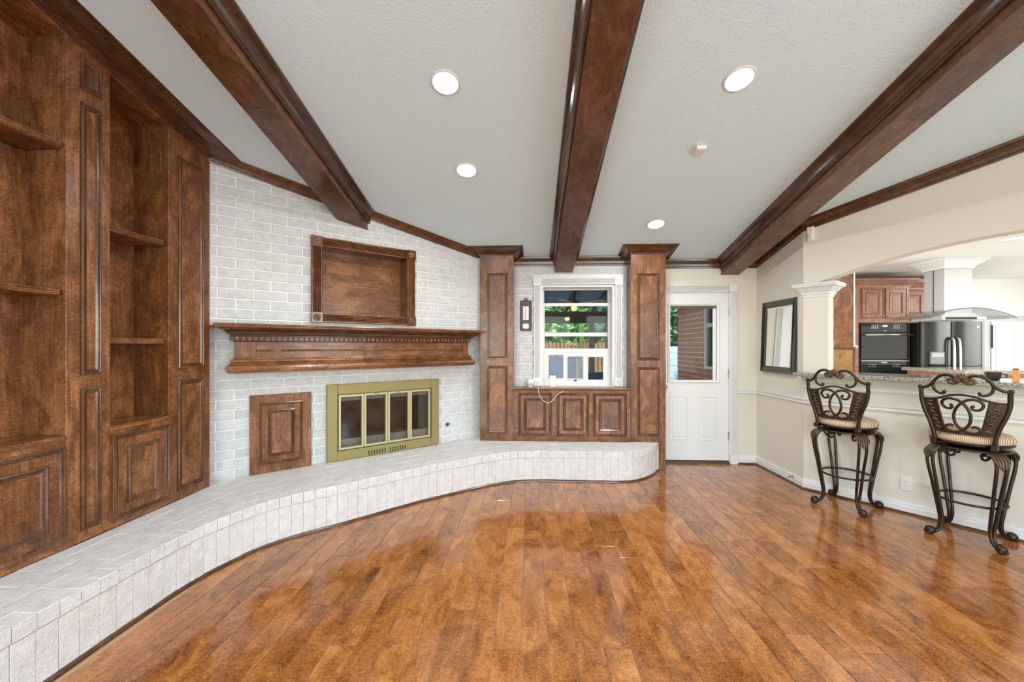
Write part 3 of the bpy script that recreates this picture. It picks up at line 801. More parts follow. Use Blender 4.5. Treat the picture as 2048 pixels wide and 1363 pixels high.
for r_ in range(NS):
    s0 = -SLEN * (0.5 if r_ % 2 else 0.0)
    while s0 < HL - 0.02:
        a_, b_ = max(s0, 0.0) + 0.0015, min(s0 + SLEN, HL) - 0.0015; s0 += SLEN
        if b_ - a_ < 0.03: continue
        (p0, n0), (p1, n1) = hpoint(a_), hpoint(b_)
        d0, d1 = back_dist(p0, n0), back_dist(p1, n1)
        if min(d0, d1) < 0.16: continue
        f0, f1 = r_ / NS, (r_ + 1) / NS
        w0, w1 = d0 - 0.101, d1 - 0.101
        q = [p0 + n0 * (0.101 + w0 * f0 + 0.001), p1 + n1 * (0.101 + w1 * f0 + 0.001), p1 + n1 * (0.101 + w1 * f1 - 0.001), p0 + n0 * (0.101 + w0 * f1 - 0.001)]
        hexa(q, ZH - 0.03, ZH - random.uniform(0, 0.0015), 0.002).build('brick', hearth_brick, he)
sh = []
for i in range(121):
    p, n = hpoint(HL * i / 120); sh.append(((p.x, p.y), (-n.x, -n.y), FLAT0))
run(MB(), sh, [(-0.004, 0.001), (0.014, 0.001), (0.012, 0.010), (0.006, 0.016), (-0.004, 0.018)]).build('shoe_moulding', wood_trim, he)

# ------------------------------------------------ mantel
mt = at_frame('mantel', 'carved wooden fireplace mantel shelf with dentil moulding', 'mantel', FRF, 0.0, 0.0, 1.166)
ML, MR, MO = -1.060, 1.090, 0.120
def ring(prof, back=0.0, xl=ML, xr=MR):
    V = []; F = []; n = len(prof)
    for o, z in prof:
        a, b = xl - (o - MO), xr + (o - MO)
        V += [(a, back, z), (a, -o, z), (b, -o, z), (b, back, z)]
    for k in range(n):
        for i in range(3): F.append((k * 4 + i, k * 4 + i + 1, ((k + 1) % n) * 4 + i + 1, ((k + 1) % n) * 4 + i))
    F += [tuple(k * 4 for k in range(n)), tuple(k * 4 + 3 for k in range(n - 1, -1, -1))]
    return MB().add(V, F)
SEAM = -0.058
def ring_cut(prof, name, mat, back, cuts):
    """the ring in separate lengths with open joints at the cuts"""
    n = len(prof); xs_ = [None] + cuts + [None]
    for i in range(len(xs_) - 1):
        V = []; F = []; cols = 0
        for o, z in prof:
            row = []
            if xs_[i] is None: row += [(ML - (o - MO), back, z), (ML - (o - MO), -o, z)]
            else: row += [(xs_[i] + 0.0016, back, z), (xs_[i] + 0.0016, -o, z)]
            if xs_[i + 1] is None: row += [(MR + (o - MO), -o, z), (MR + (o - MO), back, z)]
            else: row += [(xs_[i + 1] - 0.0016, -o, z), (xs_[i + 1] - 0.0016, back, z)]
            V += row
        for k in range(n):
            for j in range(3): F.append((k * 4 + j, k * 4 + j + 1, ((k + 1) % n) * 4 + j + 1, ((k + 1) % n) * 4 + j))
        F += [tuple(k * 4 for k in range(n)), tuple(k * 4 + 3 for k in range(n - 1, -1, -1))]
        MB().add(V, F).build(name, mat, mt)
ring([(0.02, 1.526), (0.246, 1.526), (0.252, 1.531), (0.252, 1.537), (0.258, 1.540), (0.260, 1.548), (0.256, 1.556), (0.02, 1.557)], -0.02).build('shelf', wood_x, mt)
ring_cut([(0.02, 1.458), (0.150, 1.458), (0.152, 1.470), (0.166, 1.476), (0.178, 1.492), (0.200, 1.508), (0.214, 1.513), (0.218, 1.526), (0.02, 1.526)], 'crown_moulding', wood_trim, -0.02, [SEAM, 1.019])
ring([(0.02, 1.416), (0.124, 1.416), (0.130, 1.422), (0.132, 1.458), (0.02, 1.458)], -0.02).build('dentil_backing', wood_trim, mt)
nd = 53
dm = MB().box(-0.0115, 0.0115, -0.152, -0.128, 1.424, 1.456).mesh('dentil', wood_x, 0.0015)
for i in range(nd):
    o = bpy.data.objects.new('dentil', dm); link(o); o.parent = mt
    o.location = (ML - 0.005 + (MR - ML + 0.01) * (i + 0.5) / nd, 0, -1.166)
ds = MB().box(-0.152, -0.128, -0.0115, 0.0115, 1.424, 1.456)
for sg, xx in ((-1, ML), (1, MR)):
    for k in range(3):
        q = MB().box(xx + sg * 0.008 if sg > 0 else xx - 0.032, xx + 0.032 if sg > 0 else xx - 0.008, -0.030 - k * 0.04 - 0.0115, -0.030 - k * 0.04 + 0.0115, 1.424, 1.456)
        q.build('dentil', wood_trim, mt)
ring([(0.02, 1.284), (0.118, 1.284), (0.118, 1.416), (0.02, 1.416)], -0.012).build('frieze', wood_x, mt)
SEAM = -0.058
for a, b in ((-0.915, SEAM - 0.002), (SEAM + 0.002, 1.018)):
    MB().mould([(-0.117, 1.338), (-0.132, 1.338), (-0.134, 1.343), (-0.128, 1.352), (-0.117, 1.354)], a, b).build('bead', wood_x, mt)
    MB().box(a, b, -0.1215, -0.117, 1.286, 1.414).build('frieze_board', wood_x, mt, 0.001)
MB().box(ML, -0.918, -0.127, -0.117, 1.286, 1.416).build('end_block', wood_z, mt, 0.002)
MB().box(1.021, MR, -0.127, -0.117, 1.286, 1.416).build('end_block', wood_z, mt, 0.002)
base_m = [(0.02, 1.168), (0.150, 1.166), (0.168, 1.172), (0.178, 1.190), (0.180, 1.205), (0.172, 1.222), (0.152, 1.238), (0.140, 1.246), (0.142, 1.252), (0.150, 1.258), (0.150, 1.268), (0.130, 1.276), (0.124, 1.286), (0.02, 1.286)]
ring_cut(base_m, 'base_moulding', wood_x, -0.012, [SEAM, 1.019])

# ------------------------------------------------ recessed niche with reeded frame
def reeds(w, t, n=4):
    """profile across a reeded board: list of (depth, across)"""
    P = [(0.0, 0.0), (-t * 0.75, 0.0), (-t, 0.004), (-t, w * 0.16)]
    s0, s1 = w * 0.18, w * 0.82; st = (s1 - s0) / n
    for k in range(n):
        a = s0 + k * st
        P += [(-t * 0.35, a), (-t * 0.9, a + st * 0.25), (-t, a + st * 0.5), (-t * 0.9, a + st * 0.75)]
    P += [(-t * 0.35, s1), (-t, w * 0.84), (-t, w - 0.004), (-t * 0.75, w), (0.0, w)]
    return P
def reed_h(x0, x1, z0, w, t, y=0.0, n=4):
    return MB().mould([(y + d, z0 + a) for d, a in reeds(w, t, n)], x0, x1)
def reed_v(x0, w, z0, z1, t, y=0.0, n=4):
    mb = MB().mould([(y + d, a) for d, a in reeds(w, t, n)], z0, z1)
    mb.v = [(x0 + z_, y_, x_) for x_, y_, z_ in mb.v]; return mb
def rosette(x, y, z, r, mat, parent):
    M = Matrix.Translation((x, y, z)) @ Matrix.Rotation(PI / 2, 4, 'X')
    return MB().lathe([(r, -0.002), (r, 0.004), (r * 0.88, 0.006), (r * 0.78, 0.002), (r * 0.6, 0.002), (r * 0.5, 0.006), (r * 0.36, 0.006), (r * 0.3, 0.002), (r * 0.2, 0.002), (r * 0.12, 0.005), (0.0008, 0.006)], 20, M).build('rosette', mat, parent)
ni = at_frame('wall_niche', 'recessed wooden niche with reeded frame and corner rosettes above the mantel', 'niche', FRF, -0.03, -0.11, 1.587)
nx0, nx1, nz0, nz1 = -0.515, 0.456, 1.587, 2.351; bw = 0.094
MB().box(NX0 - 0.01, NX1 + 0.01, 0.05, 0.065, NZ0 - 0.01, NZ1 + 0.01).build('back_panel', wood_x, ni)
MB().box(NX0, NX0 + 0.008, -0.115, 0.05, NZ0, NZ1).build('side_panel', wood_trimz, ni)
MB().box(NX1 - 0.008, NX1, -0.115, 0.05, NZ0, NZ1).build('side_panel', wood_trimz, ni)
MB().box(NX0, NX1, -0.115, 0.05, NZ1 - 0.008, NZ1).build('top_panel', wood_trim, ni)
MB().box(NX0, NX1, -0.115, 0.05, NZ0, NZ0 + 0.008).build('bottom_panel', wood_trim, ni)
reed_h(nx0 + bw, nx1 - bw, nz0 + 0.003, bw - 0.006, 0.026, -0.111).build('frame_rail', wood_x, ni)
reed_h(nx0 + bw, nx1 - bw, nz1 - bw + 0.003, bw - 0.006, 0.026, -0.111).build('frame_rail', wood_x, ni)
reed_v(nx0 + 0.003, bw - 0.006, nz0 + bw, nz1 - bw, 0.026, -0.111).build('frame_stile', wood_z, ni)
reed_v(nx1 - bw + 0.003, bw - 0.006, nz0 + bw, nz1 - bw, 0.026, -0.111).build('frame_stile', wood_z, ni)
w_g = bw - 0.006
for k in range(5):
    c_ = w_g * (0.18 + 0.64 * k / 4); h_ = 0.0016
    for zb in (nz0 + 0.003, nz1 - bw + 0.003):
        MB().box(nx0 + bw, nx1 - bw, -0.1245, -0.118, zb + c_ - h_, zb + c_ + h_).build('glazed_groove', void, ni)
    for xb2 in (nx0 + 0.003, nx1 - bw + 0.003):
        MB().box(xb2 + c_ - h_, xb2 + c_ + h_, -0.1245, -0.118, nz0 + bw, nz1 - bw).build('glazed_groove', void, ni)
for x in (nx0, nx1 - bw):
    for z in (nz0, nz1 - bw):
        b_ = MB().box(x, x + bw, -0.142, -0.111, z, z + bw).build('corner_block', wood_trimz, ni, 0.002)
        rosette(x + bw / 2, -0.142, z + bw / 2, 0.031, wood_x, b_)

# ------------------------------------------------ small wooden wood-box door
wd = at_frame('firewood_door', 'small wooden panelled firewood door set in the brick beside the fireplace', 'door', FRF, -0.72, 0.0, 0.313)
P4 = R4(-0.952, -0.490, 0.313, 0.972)
MB().loft(P4, [(0, 0.002), (0, -0.016), (0.003, -0.019), (0.08, -0.019)]).build('frame', wood_z, wd)
MB().loft(inset_poly(P4, 0.068), [(0, -0.0185), (0.001, -0.029), (0.008, -0.033), (0.014, -0.026), (0.019, -0.027), (0.025, -0.0185)], cap=False).build('outer_moulding', wood_trimz, wd)
MB().loft(inset_poly(P4, 0.091), [(0, -0.0185), (0, -0.0205), (0.002, -0.021)]).build('panel', wood_z, wd)
MB().loft(inset_poly(P4, 0.132), [(0, -0.0205), (0.001, -0.031), (0.008, -0.035), (0.015, -0.028), (0.020, -0.029), (0.028, -0.0195)], cap=False).build('inner_moulding', wood_trimz, wd)
MB().loft(inset_poly(P4, 0.158), [(0, -0.0205), (0, -0.0218), (0.002, -0.022)]).build('centre_panel', wood_z, wd)

# ------------------------------------------------ brass fireplace insert
fi = at_frame('fireplace_insert', 'brass framed fireplace with four folding glass doors', 'fireplace', FRF, 0.2, 0.0, ZH)
ox0, ox1, oz0, oz1 = -0.362, 0.773, ZH + 0.003, 1.025
MB().box(ox0, IX0, -0.034, 0.0, oz0, oz1).build('frame_stile', brass, fi, 0.003)
MB().box(IX1, ox1, -0.034, 0.0, oz0, oz1).build('frame_stile', brass, fi, 0.003)
MB().box(IX0 + 0.001, IX1 - 0.001, -0.034, 0.0, IZ1, oz1).build('frame_rail', brass, fi, 0.003)
br = MB().box(IX0 + 0.001, IX1 - 0.001, -0.034, 0.0, oz0, IZ0).build('frame_rail', brass, fi, 0.003)
pw = (IX1 - IX0 - 0.02) / 4
for k in range(4):
    a = IX0 + 0.010 + k * pw; b = a + pw
    P = R4(a + 0.0015, b - 0.0015, IZ0 + 0.008, IZ1 - 0.008)
    d = MB().loft(P, [(0, 0.0), (0, -0.024), (0.004, -0.028), (0.019, -0.028), (0.022, -0.020), (0.022, 0.0)], cap=False).build('glass_door', brass_lt, fi)
    MB().box(a + 0.02, b - 0.02, -0.012, -0.008, IZ0 + 0.027, IZ1 - 0.027).build('pane', fire_glass, d)
    if k in (1, 2):
        hx = a + pw * (0.52 if k == 1 else 0.45)
        MB().tube(crom([(hx - 0.014, -0.028, IZ1 - 0.010), (hx - 0.010, -0.044, IZ1 - 0.018), (hx + 0.004, -0.046, IZ1 - 0.022), (hx + 0.016, -0.044, IZ1 - 0.008)], 5), 0.004, 8).build('handle', nickel, d)
    for zz in (IZ0 + 0.09, IZ1 - 0.09):
        pass
for k in range(14):
    xx = 0.016 + k * 0.0265 + (0.028 if k > 6 else 0)
    sl = MB().box(xx - 0.0035, xx + 0.0035, -0.0368, -0.030, 0.335, 0.356).box(xx - 0.0055, xx + 0.0055, -0.0368, -0.030, 0.326, 0.335).box(xx - 0.0055, xx + 0.0055, -0.0368, -0.030, 0.356, 0.364)
    sl.build('vent_slot', void, fi)  # raised black pieces; the shade of the open slots is their colour
MB().ball((0.210, -0.040, 0.345), 0.006).build('vent_knob', brass_lt, fi)
MB().box(IX0, IX1, 0.52, 0.56, 0.36, 1.0).box(IX0 - 0.04, IX0, 0.0, 0.56, 0.36, 1.0).box(IX1, IX1 + 0.04, 0.0, 0.56, 0.36, 1.0).box(IX0, IX1, 0.0, 0.56, 0.96, 1.0).build('firebox', soot_brick, fi)
MB().box(IX0, IX1, 0.03, 0.52, 0.36, 0.435).build('firebox_floor', ash, fi)
MB().box(IX0, IX1, 0.02, 0.05, 0.86, 0.96).build('lintel', ash, fi)
MB().box(IX0, IX1, 0.045, 0.07, 0.36, 0.490).build('ash_lip', ash, fi)

# ------------------------------------------------ gas key and brick outlet
gk = at_frame('gas_valve_key', 'small brass gas key stub on the brick beside the fireplace', 'gas valve', FRF, 0.893, 0.0, 0.508)
M = Matrix.Translation((0.893, 0.0, 0.508)) @ Matrix.Rotation(PI / 2, 4, 'X')
MB().lathe([(0.021, -0.001), (0.021, 0.004), (0.016, 0.008), (0.012, 0.008), (0.011, 0.02), (0.007, 0.022), (0.006, 0.034), (0.0005, 0.035)], 18, M).build('collar', iron_hi, gk)
MB().box(0.889, 0.915, -0.032, -0.026, 0.512, 0.520).build('key', iron_hi, gk, 0.001)
def outlet(name, label, frame, x, y, z, mat=white_plastic):
    r_ = at_frame(name, label, 'outlet', frame, x, y, z)
    pl = MB().loft(R4(x - 0.035, x + 0.035, z - 0.0575, z + 0.0575), [(0, y), (0.0, y - 0.004), (0.003, y - 0.006)]).build('cover_plate', mat, r_)
    for zz in (z - 0.0195, z + 0.0195):
        P = [(x + 0.0165 * math.cos(t) , zz + 0.0145 * max(-0.85, min(0.85, math.sin(t)))) for t in [2 * PI * k / 16 for k in range(16)]]
        s_ = MB().prism(P, y - 0.0075, y - 0.005).build('socket', mat, r_)
        MB().box(x - 0.0075, x - 0.0055, y - 0.0078, y - 0.007, zz - 0.001, zz + 0.007).box(x + 0.0055, x + 0.0075, y - 0.0078, y - 0.007, zz - 0.001, zz + 0.007).box(x - 0.002, x + 0.002, y - 0.0078, y - 0.007, zz - 0.009, zz - 0.005).build('slot', void, s_)
    return r_
outlet('wall_outlet', 'white painted outlet in the brick between wooden door and brass fireplace', FRF, -0.431, -0.002, 0.675, white_brick)

# ------------------------------------------------ pillars and bench cabinet by the window
def pillar(label, x0, x1, yf, yk, z0, panels):
    root = thing('panelled_pillar', label, 'pillar', ((x0 + x1) / 2, yf, z0), 0, 'panelled pillars beside the window')
    OFF[root.name] = (-(x0 + x1) / 2, -yf, -z0)
    zf, zk = ceilz(yf) - 0.002, ceilz(yk) - 0.002
    V = [(x0, yf, z0), (x1, yf, z0), (x1, yk, z0), (x0, yk, z0), (x0, yf, zf), (x1, yf, zf), (x1, yk, zk), (x0, yk, zk)]
    MB().add(V, [(0, 3, 2, 1), (4, 5, 6, 7), (0, 1, 5, 4), (1, 2, 6, 5), (2, 3, 7, 6), (3, 0, 4, 7)]).build('post', wood_z, root, 0.0025)
    pr = [(0.0, -0.001), (0.0, -0.062), (0.008, -0.062), (0.010, -0.054), (0.016, -0.054), (0.020, -0.046), (0.040, -0.042), (0.070, -0.028), (0.092, -0.012), (0.096, -0.014), (0.112, -0.009), (0.112, -0.001)]
    mb = run(MB(), [((x0, yk - 0.04), (-1, 0), ON_CEIL), ((x0, yf), (-1, -1), ON_CEIL), ((x1, yf), (1, -1), ON_CEIL), ((x1, yk - 0.04), (1, 0), ON_CEIL)], pr)
    mb.build('capital', wood_trim, root)
    for (a, b, c_, d) in panels:
        p_ = MB().loft(R4(a, b, c_, d), [(q, yf + w_) for q, w_ in [(0, 0.001), (0.0, -0.006), (0.005, -0.010), (0.010, -0.008), (0.013, 0.0008), (0.018, -0.001), (0.021, -0.007), (0.026, -0.006), (0.030, -0.0015)]]).build('panel_moulding', wood_trimz, root)
        MB().loft(R4(a + 0.030, b - 0.030, c_ + 0.03, d - 0.03), [(0, yf), (0, yf - 0.0025), (0.002, yf - 0.003)]).build('panel', wood_z, root)
    return root
pillar('panelled wooden pillar left of the window, where the mantel ends', -0.567, -0.187, 4.480, 4.672, ZH + 0.001, [(-0.488, -0.254, 1.233, 2.206), (-0.488, -0.254, 0.389, 1.159)])
pillar('panelled wooden pillar right of the window, next to the white door', 1.126, 1.510, 4.480, 4.769, 0.002, [(1.199, 1.441, 1.224, 2.192), (1.199, 1.441, 0.379, 1.148)])
bc = thing('bench_cabinet', 'low wooden cabinet with three panelled doors under the window', 'cabinet', (0.47, 4.49, ZH))
OFF[bc.name] = (-0.47, -4.49, -ZH)
MB().box(-0.186, 1.125, 4.490, 4.668, ZH + 0.001, 0.880).build('body', wood_x, bc)
for a, b in ((-0.131, 0.246), (0.304, 0.662), (0.708, 1.081)):
    glazed_door(bc, a, b, 0.368, 0.856, 4.490, 0.8)
ct = thing('window_counter', 'dark glossy wooden counter top along the window sill', 'counter', (0.47, 4.56, 0.88))
OFF[ct.name] = (-0.47, -4.56, -0.88)
MB().mould([(4.668, 0.881), (4.480, 0.881), (4.472, 0.884), (4.470, 0.890), (4.462, 0.893), (4.458, 0.900), (4.462, 0.908), (4.470, 0.911), (4.668, 0.911)], -0.205, 1.1255).build('board', wood_x, ct)
# ================================================================== WINDOW
w1 = tag(thing('window_1', 'white framed double hung window with pet flaps in the lower panel', None, (0.55, YW, 0.91)), None, None, None, 'structure')
OFF[w1.name] = (-0.55, -YW, -0.91)
cy = YW - 0.001; cw = 0.078
reed_h(0.130, 0.982, 2.100, cw, 0.020, cy).build('head_casing', white_trim, w1)
reed_v(0.044, cw, 1.015, 2.093, 0.020, cy).build('side_casing', white_trim, w1)
reed_v(0.990, cw, 1.015, 2.093, 0.020, cy).build('side_casing', white_trim, w1)
for x in (0.035, 0.982):
    for z in (0.914, 2.092):
        b_ = MB().box(x, x + 0.095, cy - 0.026, cy, z, z + (0.100 if z < 1 else 0.095)).build('corner_block', white_trim, w1, 0.002)
        rosette(x + 0.0475, cy - 0.026, z + 0.048, 0.026, white_trim, b_)
MB().box(0.115, 0.150, YW + 0.0, 4.885, 0.912, 2.095).build('jamb', white_trim, w1)
MB().box(0.960, 0.994, YW + 0.0, 4.885, 0.912, 2.095).build('jamb', white_trim, w1)
MB().box(0.150, 0.960, YW + 0.0, 4.885, 2.075, 2.097).build('head_jamb', white_trim, w1)
MB().box(0.150, 0.960, YW + 0.0, 4.90, 0.905, 0.917).build('sill', white_trim, w1)
def sash(name, x0, x1, z0, z1, y, t, st, tr, brl):
    s_ = MB().box(x0, x0 + st, y, y + t, z0, z1).box(x1 - st, x1, y, y + t, z0, z1).box(x0 + st, x1 - st, y, y + t, z1 - tr, z1).box(x0 + st, x1 - st, y, y + t, z0, z0 + brl).build(name, white_trim, w1)
    MB().box(x0 + st, x1 - st, y + t * 0.45, y + t * 0.6, z0 + brl, z1 - tr).build('pane', glass, s_)
    return s_
sash('upper_sash', 0.151, 0.959, 1.500, 2.074, 4.825, 0.035, 0.022, 0.014, 0.046)
sash('lower_sash', 0.151, 0.959, 1.308, 1.897, 4.780, 0.035, 0.026, 0.036, 0.044)
# pet door panel: white board with three flap openings
pf = [(0.214, 0.410, 0.984, 1.285), (0.446, 0.640, 0.984, 1.262), (0.684, 0.886, 0.968, 1.262)]
m = MB(); zz0, zz1 = 0.917, 1.307; xs2 = [0.151] + [v for f_ in pf for v in f_[:2]] + [0.959]
for i in range(0, 8, 2): m.box(xs2[i], xs2[i + 1], 4.784, 4.808, zz0, zz1)
for a, b, c_, d in pf: m.box(a, b, 4.784, 4.808, zz0, c_).box(a, b, 4.784, 4.808, d, zz1)
pp = m.build('pet_panel', white_trim, w1)
for i, (a, b, c_, d) in enumerate(pf):
    f_ = MB().loft(R4(a - 0.004, b + 0.004, c_ - 0.004, d + 0.004), [(0, 4.784), (0.0, 4.779), (0.004, 4.777), (0.012, 4.777), (0.016, 4.786)], cap=False).build('flap_frame', white_plastic if i != 1 else plain('grey_flap_frame', (0.55, 0.56, 0.57), 0.4), w1)
    MB().box(a + 0.008, b - 0.008, 4.793, 4.796, c_ + 0.006, d - 0.004).build('flap', flap_mat if i < 2 else glass, f_)
    if i == 1: MB().box((a + b) / 2 - 0.016, (a + b) / 2 + 0.016, 4.770, 4.777, c_ - 0.022, c_ - 0.008).build('flap_latch', blackm, f_)

# ================================================================== DOOR
d1 = tag(thing('door_1', 'white exterior door with a glazed upper half and two lower panels', None, (1.93, YD, 0.0)), None, None, None, 'structure')
OFF[d1.name] = (-1.93, -YD, 0)
lx0, lx1, lz0, lz1 = 1.663, 2.200, 0.976, 1.862
ly0, ly1 = YD + 0.012, YD + 0.055
lf = MB().box(1.521, lx0, ly0, ly1, 0.034, 2.008).box(lx1, 2.339, ly0, ly1, 0.034, 2.008).box(lx0, lx1, ly0, ly1, 0.034, lz0).box(lx0, lx1, ly0, ly1, lz1, 2.008).build('leaf', white_trim, d1)
lt = MB().loft(R4(1.633, 2.230, 0.950, 1.889), [(0, ly0), (0.0, ly0 - 0.010), (0.006, ly0 - 0.015), (0.018, ly0 - 0.013), (0.024, ly0 - 0.006), (0.030, ly0 - 0.004), (0.030, ly0 + 0.03)], cap=False).build('lite_frame', white_trim, d1)
MB().box(lx0, lx1, ly0 + 0.018, ly0 + 0.022, lz0, lz1).build('pane', glass, lt)
MB().box(lx0 + 0.002, lx1 - 0.002, ly0 + 0.004, ly0 + 0.014, 1.826, 1.860).build('reflection_strip', plain('reflection_bronze', (0.10, 0.085, 0.06), 0.5), lt)  # dark strip standing for a brown reflection at the top of the glass
MB().box(2.160, 2.196, ly0 + 0.004, ly0 + 0.014, lz0 + 0.004, 1.826).build('blind_guide', white_trim, lt)
for a, b in ((1.649, 1.860), (1.993, 2.204)):
    MB().loft(R4(a, b, 0.270, 0.790), [(0, ly0 + 0.001), (0.0, ly0 - 0.004), (0.008, ly0 - 0.007), (0.018, ly0 + 0.006), (0.024, ly0 + 0.006), (0.040, ly0 - 0.004), (0.044, ly0 - 0.004)]).build('panel', white_trim, d1)
for z in (1.792, 1.051, 0.321):
    h_ = MB().box(2.330, 2.352, ly0 - 0.003, ly0 + 0.004, z - 0.05, z + 0.05).build('hinge', nickel, d1)
    M = Matrix.Translation((2.344, ly0 - 0.006, z - 0.053))
    MB().lathe([(0.006, 0), (0.007, 0.003), (0.006, 0.006), (0.006, 0.10), (0.007, 0.103), (0.004, 0.108)], 10, M).build('pin', nickel, h_)
for z, r_ in ((0.900, 0.027), (1.040, 0.022)):
    M = Matrix.Translation((1.588, ly0, z)) @ Matrix.Rotation(PI / 2, 4, 'X')
    pr = [(0.032, 0), (0.032, 0.006), (0.014, 0.010), (0.012, 0.03), (r_, 0.04), (r_, 0.055), (0.016, 0.062), (0.0005, 0.063)] if z < 1 else [(0.030, 0), (0.028, 0.010), (0.020, 0.014), (0.0005, 0.015)]
    MB().lathe(pr, 18, M).build('knob' if z < 1 else 'deadbolt', nickel, d1)
reed_v(2.353, 0.077, 0.100, 2.020, 0.018, YD).build('side_casing', white_trim, d1)
MB().box(2.345, 2.434, YD - 0.026, YD, 0.001, 0.105).build('plinth_block', white_trim, d1, 0.002)
b_ = MB().box(2.338, 2.433, YD - 0.024, YD, 2.020, 2.110).build('corner_block', white_trim, d1, 0.002)
rosette(2.3855, YD - 0.024, 2.065, 0.025, white_trim, b_)
reed_h(1.500, 2.338, 2.026, 0.072, 0.018, YD).build('head_casing', white_trim, d1)
MB().box(DX0, 1.519, YD + 0.001, 4.885, 0, DZ1).box(2.341, DX1, YD + 0.001, 4.885, 0, DZ1).box(DX0, DX1, YD + 0.001, 4.885, 2.011, DZ1).build('jamb', white_trim, d1)
MB().box(1.52, 2.34, YD - 0.01, 4.885, 0.001, 0.024).build('threshold', plain('dark_bronze_sill', (0.10, 0.075, 0.05), 0.4, 0.4), d1)

# ================================================================== MIRROR
mi = thing('framed_mirror', 'black framed rectangular mirror tilted on the cream wall', 'mirror', (XM - 0.012, 4.345, 1.095), -PI / 2)
mi.rotation_euler = (math.radians(-2.0), 0, -PI / 2)
mw, mh = 0.285, 0.775
P = R4(-mw, mw, 0, mh)
MB().loft(P, [(0, 0.0), (0, -0.024), (0.006, -0.032), (0.018, -0.034), (0.026, -0.026), (0.040, -0.030), (0.052, -0.022), (0.060, -0.022), (0.066, -0.014), (0.070, -0.010)], cap=False, back=True).build('frame', black_frame, mi)
MB().box(-mw + 0.066, mw - 0.066, -0.012, -0.008, 0.066, mh - 0.066).build('mirror_glass', mirror_m, mi)

# ================================================================== SMALL WALL THINGS
tm = thing('wall_thermometer', 'dark wooden wall thermometer with white dial hung on the white brick', 'thermometer', (-0.049, YW, 1.563))
ofx = (0.049, -YW, -1.563); OFF[tm.name] = ofx
MB().loft(R4(-0.115, 0.017, 1.563, 1.917), [(0, YW - 0.002), (0, YW - 0.014), (0.008, YW - 0.018)]).build('board', plain('dark_walnut', (0.045, 0.028, 0.024), 0.4), tm)
MB().box(-0.083, -0.015, YW - 0.021, YW - 0.017, 1.688, 1.848).build('scale_plate', white_plastic, tm, 0.001)
MB().tube([(-0.049, YW - 0.023, 1.70), (-0.049, YW - 0.023, 1.84)], 0.003, 8).build('tube', plain('grey_glass_tube', (0.35, 0.34, 0.33), 0.2), tm)
for k in range(13):
    MB().box(-0.079, -0.060 + (0.004 if k % 3 == 0 else 0), YW - 0.0216, YW - 0.020, 1.7 + k * 0.011, 1.7015 + k * 0.011).build('tick', void, tm)
dl = MB().loft([(-0.049 + 0.036 * math.copysign(abs(math.cos(t)) ** 0.5, math.cos(t)), 1.616 + 0.030 * math.copysign(abs(math.sin(t)) ** 0.5, math.sin(t))) for t in [2 * PI * k / 24 for k in range(24)]], [(0, YW - 0.016), (0, YW - 0.022), (0.003, YW - 0.024)]).build('dial', white_plastic, tm)
MB().tube([Vector((-0.049 + 0.019 * math.cos(2 * PI * k / 24), YW - 0.0245, 1.616 + 0.019 * math.sin(2 * PI * k / 24))) for k in range(24)], 0.0012, 6, True).build('dial_ring', plain('grey_print', (0.45, 0.45, 0.45), 0.6), dl)
MB().box(-0.050, -0.0475, YW - 0.0262, YW - 0.0245, 1.612, 1.628).build('needle', void, dl)
MB().tube([Vector((-0.049 + 0.016 * math.cos(t), YW - 0.012, 1.932 + 0.012 * math.sin(t))) for t in [2 * PI * k / 16 for k in range(16)]], 0.005, 8, True).build('hanger', blackm, tm)

def ceil_rot(): return (-math.atan(0.25), 0, 0)
sd = thing('smoke_detector', 'small white alarm box on the ceiling between the recessed lights', 'alarm', (1.246, 2.985, ceilz(2.985)), 0)
sd.rotation_euler = ceil_rot()
pr = [(-0.052, 0.0), (-0.052, -0.020), (-0.040, -0.036), (-0.015, -0.034), (0.030, -0.022), (0.052, -0.018), (0.052, 0.0)]
MB().mould(pr, -0.034, 0.034).build('case', white_plastic, sd, 0.002)
MB().box(-0.028, 0.028, -0.0535, -0.051, -0.018, -0.004).build('lens_strip', plain('grey_lens', (0.6, 0.6, 0.6), 0.3), sd)
ms = at_frame('motion_sensor', 'small white motion sensor high in the corner above the column', 'sensor', FRA, 0.058, 0.0, 2.385)
MB().loft(R4(0.030, 0.086, 2.386, 2.522), [(0, 0.0), (0, -0.030), (0.006, -0.038)]).build('case', white_plastic, ms, 0.002)
MB().loft(R4(0.038, 0.078, 2.395, 2.455), [(0, -0.036), (0, -0.042), (0.008, -0.048)]).build('sensor_lens', plain('milky_lens', (0.72, 0.72, 0.71), 0.3), ms)
outlet('wall_outlet', 'white wall outlet on the cream wall below the bar between the stools', FRA, 0.711, 0.0, 0.246)
ds_ = thing('door_stop', 'small spring door stop on the white baseboard', 'door stop', (XM - 0.017, 4.10, 0.075))
coil = [Vector((-0.005 - 0.055 * k / 60, 0.006 * math.cos(k * 0.8), 0.006 * math.sin(k * 0.8))) for k in range(61)]
MB().tube(coil, 0.0022, 6).build('spring', nickel, ds_)
M = Matrix.Rotation(-PI / 2, 4, 'Y')
MB().lathe([(0.013, 0.0), (0.013, 0.003), (0.007, 0.006), (0.0005, 0.006)], 14, M).build('base', nickel, ds_)
MB().lathe([(0.0075, 0.058), (0.0085, 0.062), (0.0085, 0.070), (0.0005, 0.072)], 14, M).build('bumper', white_plastic, ds_)

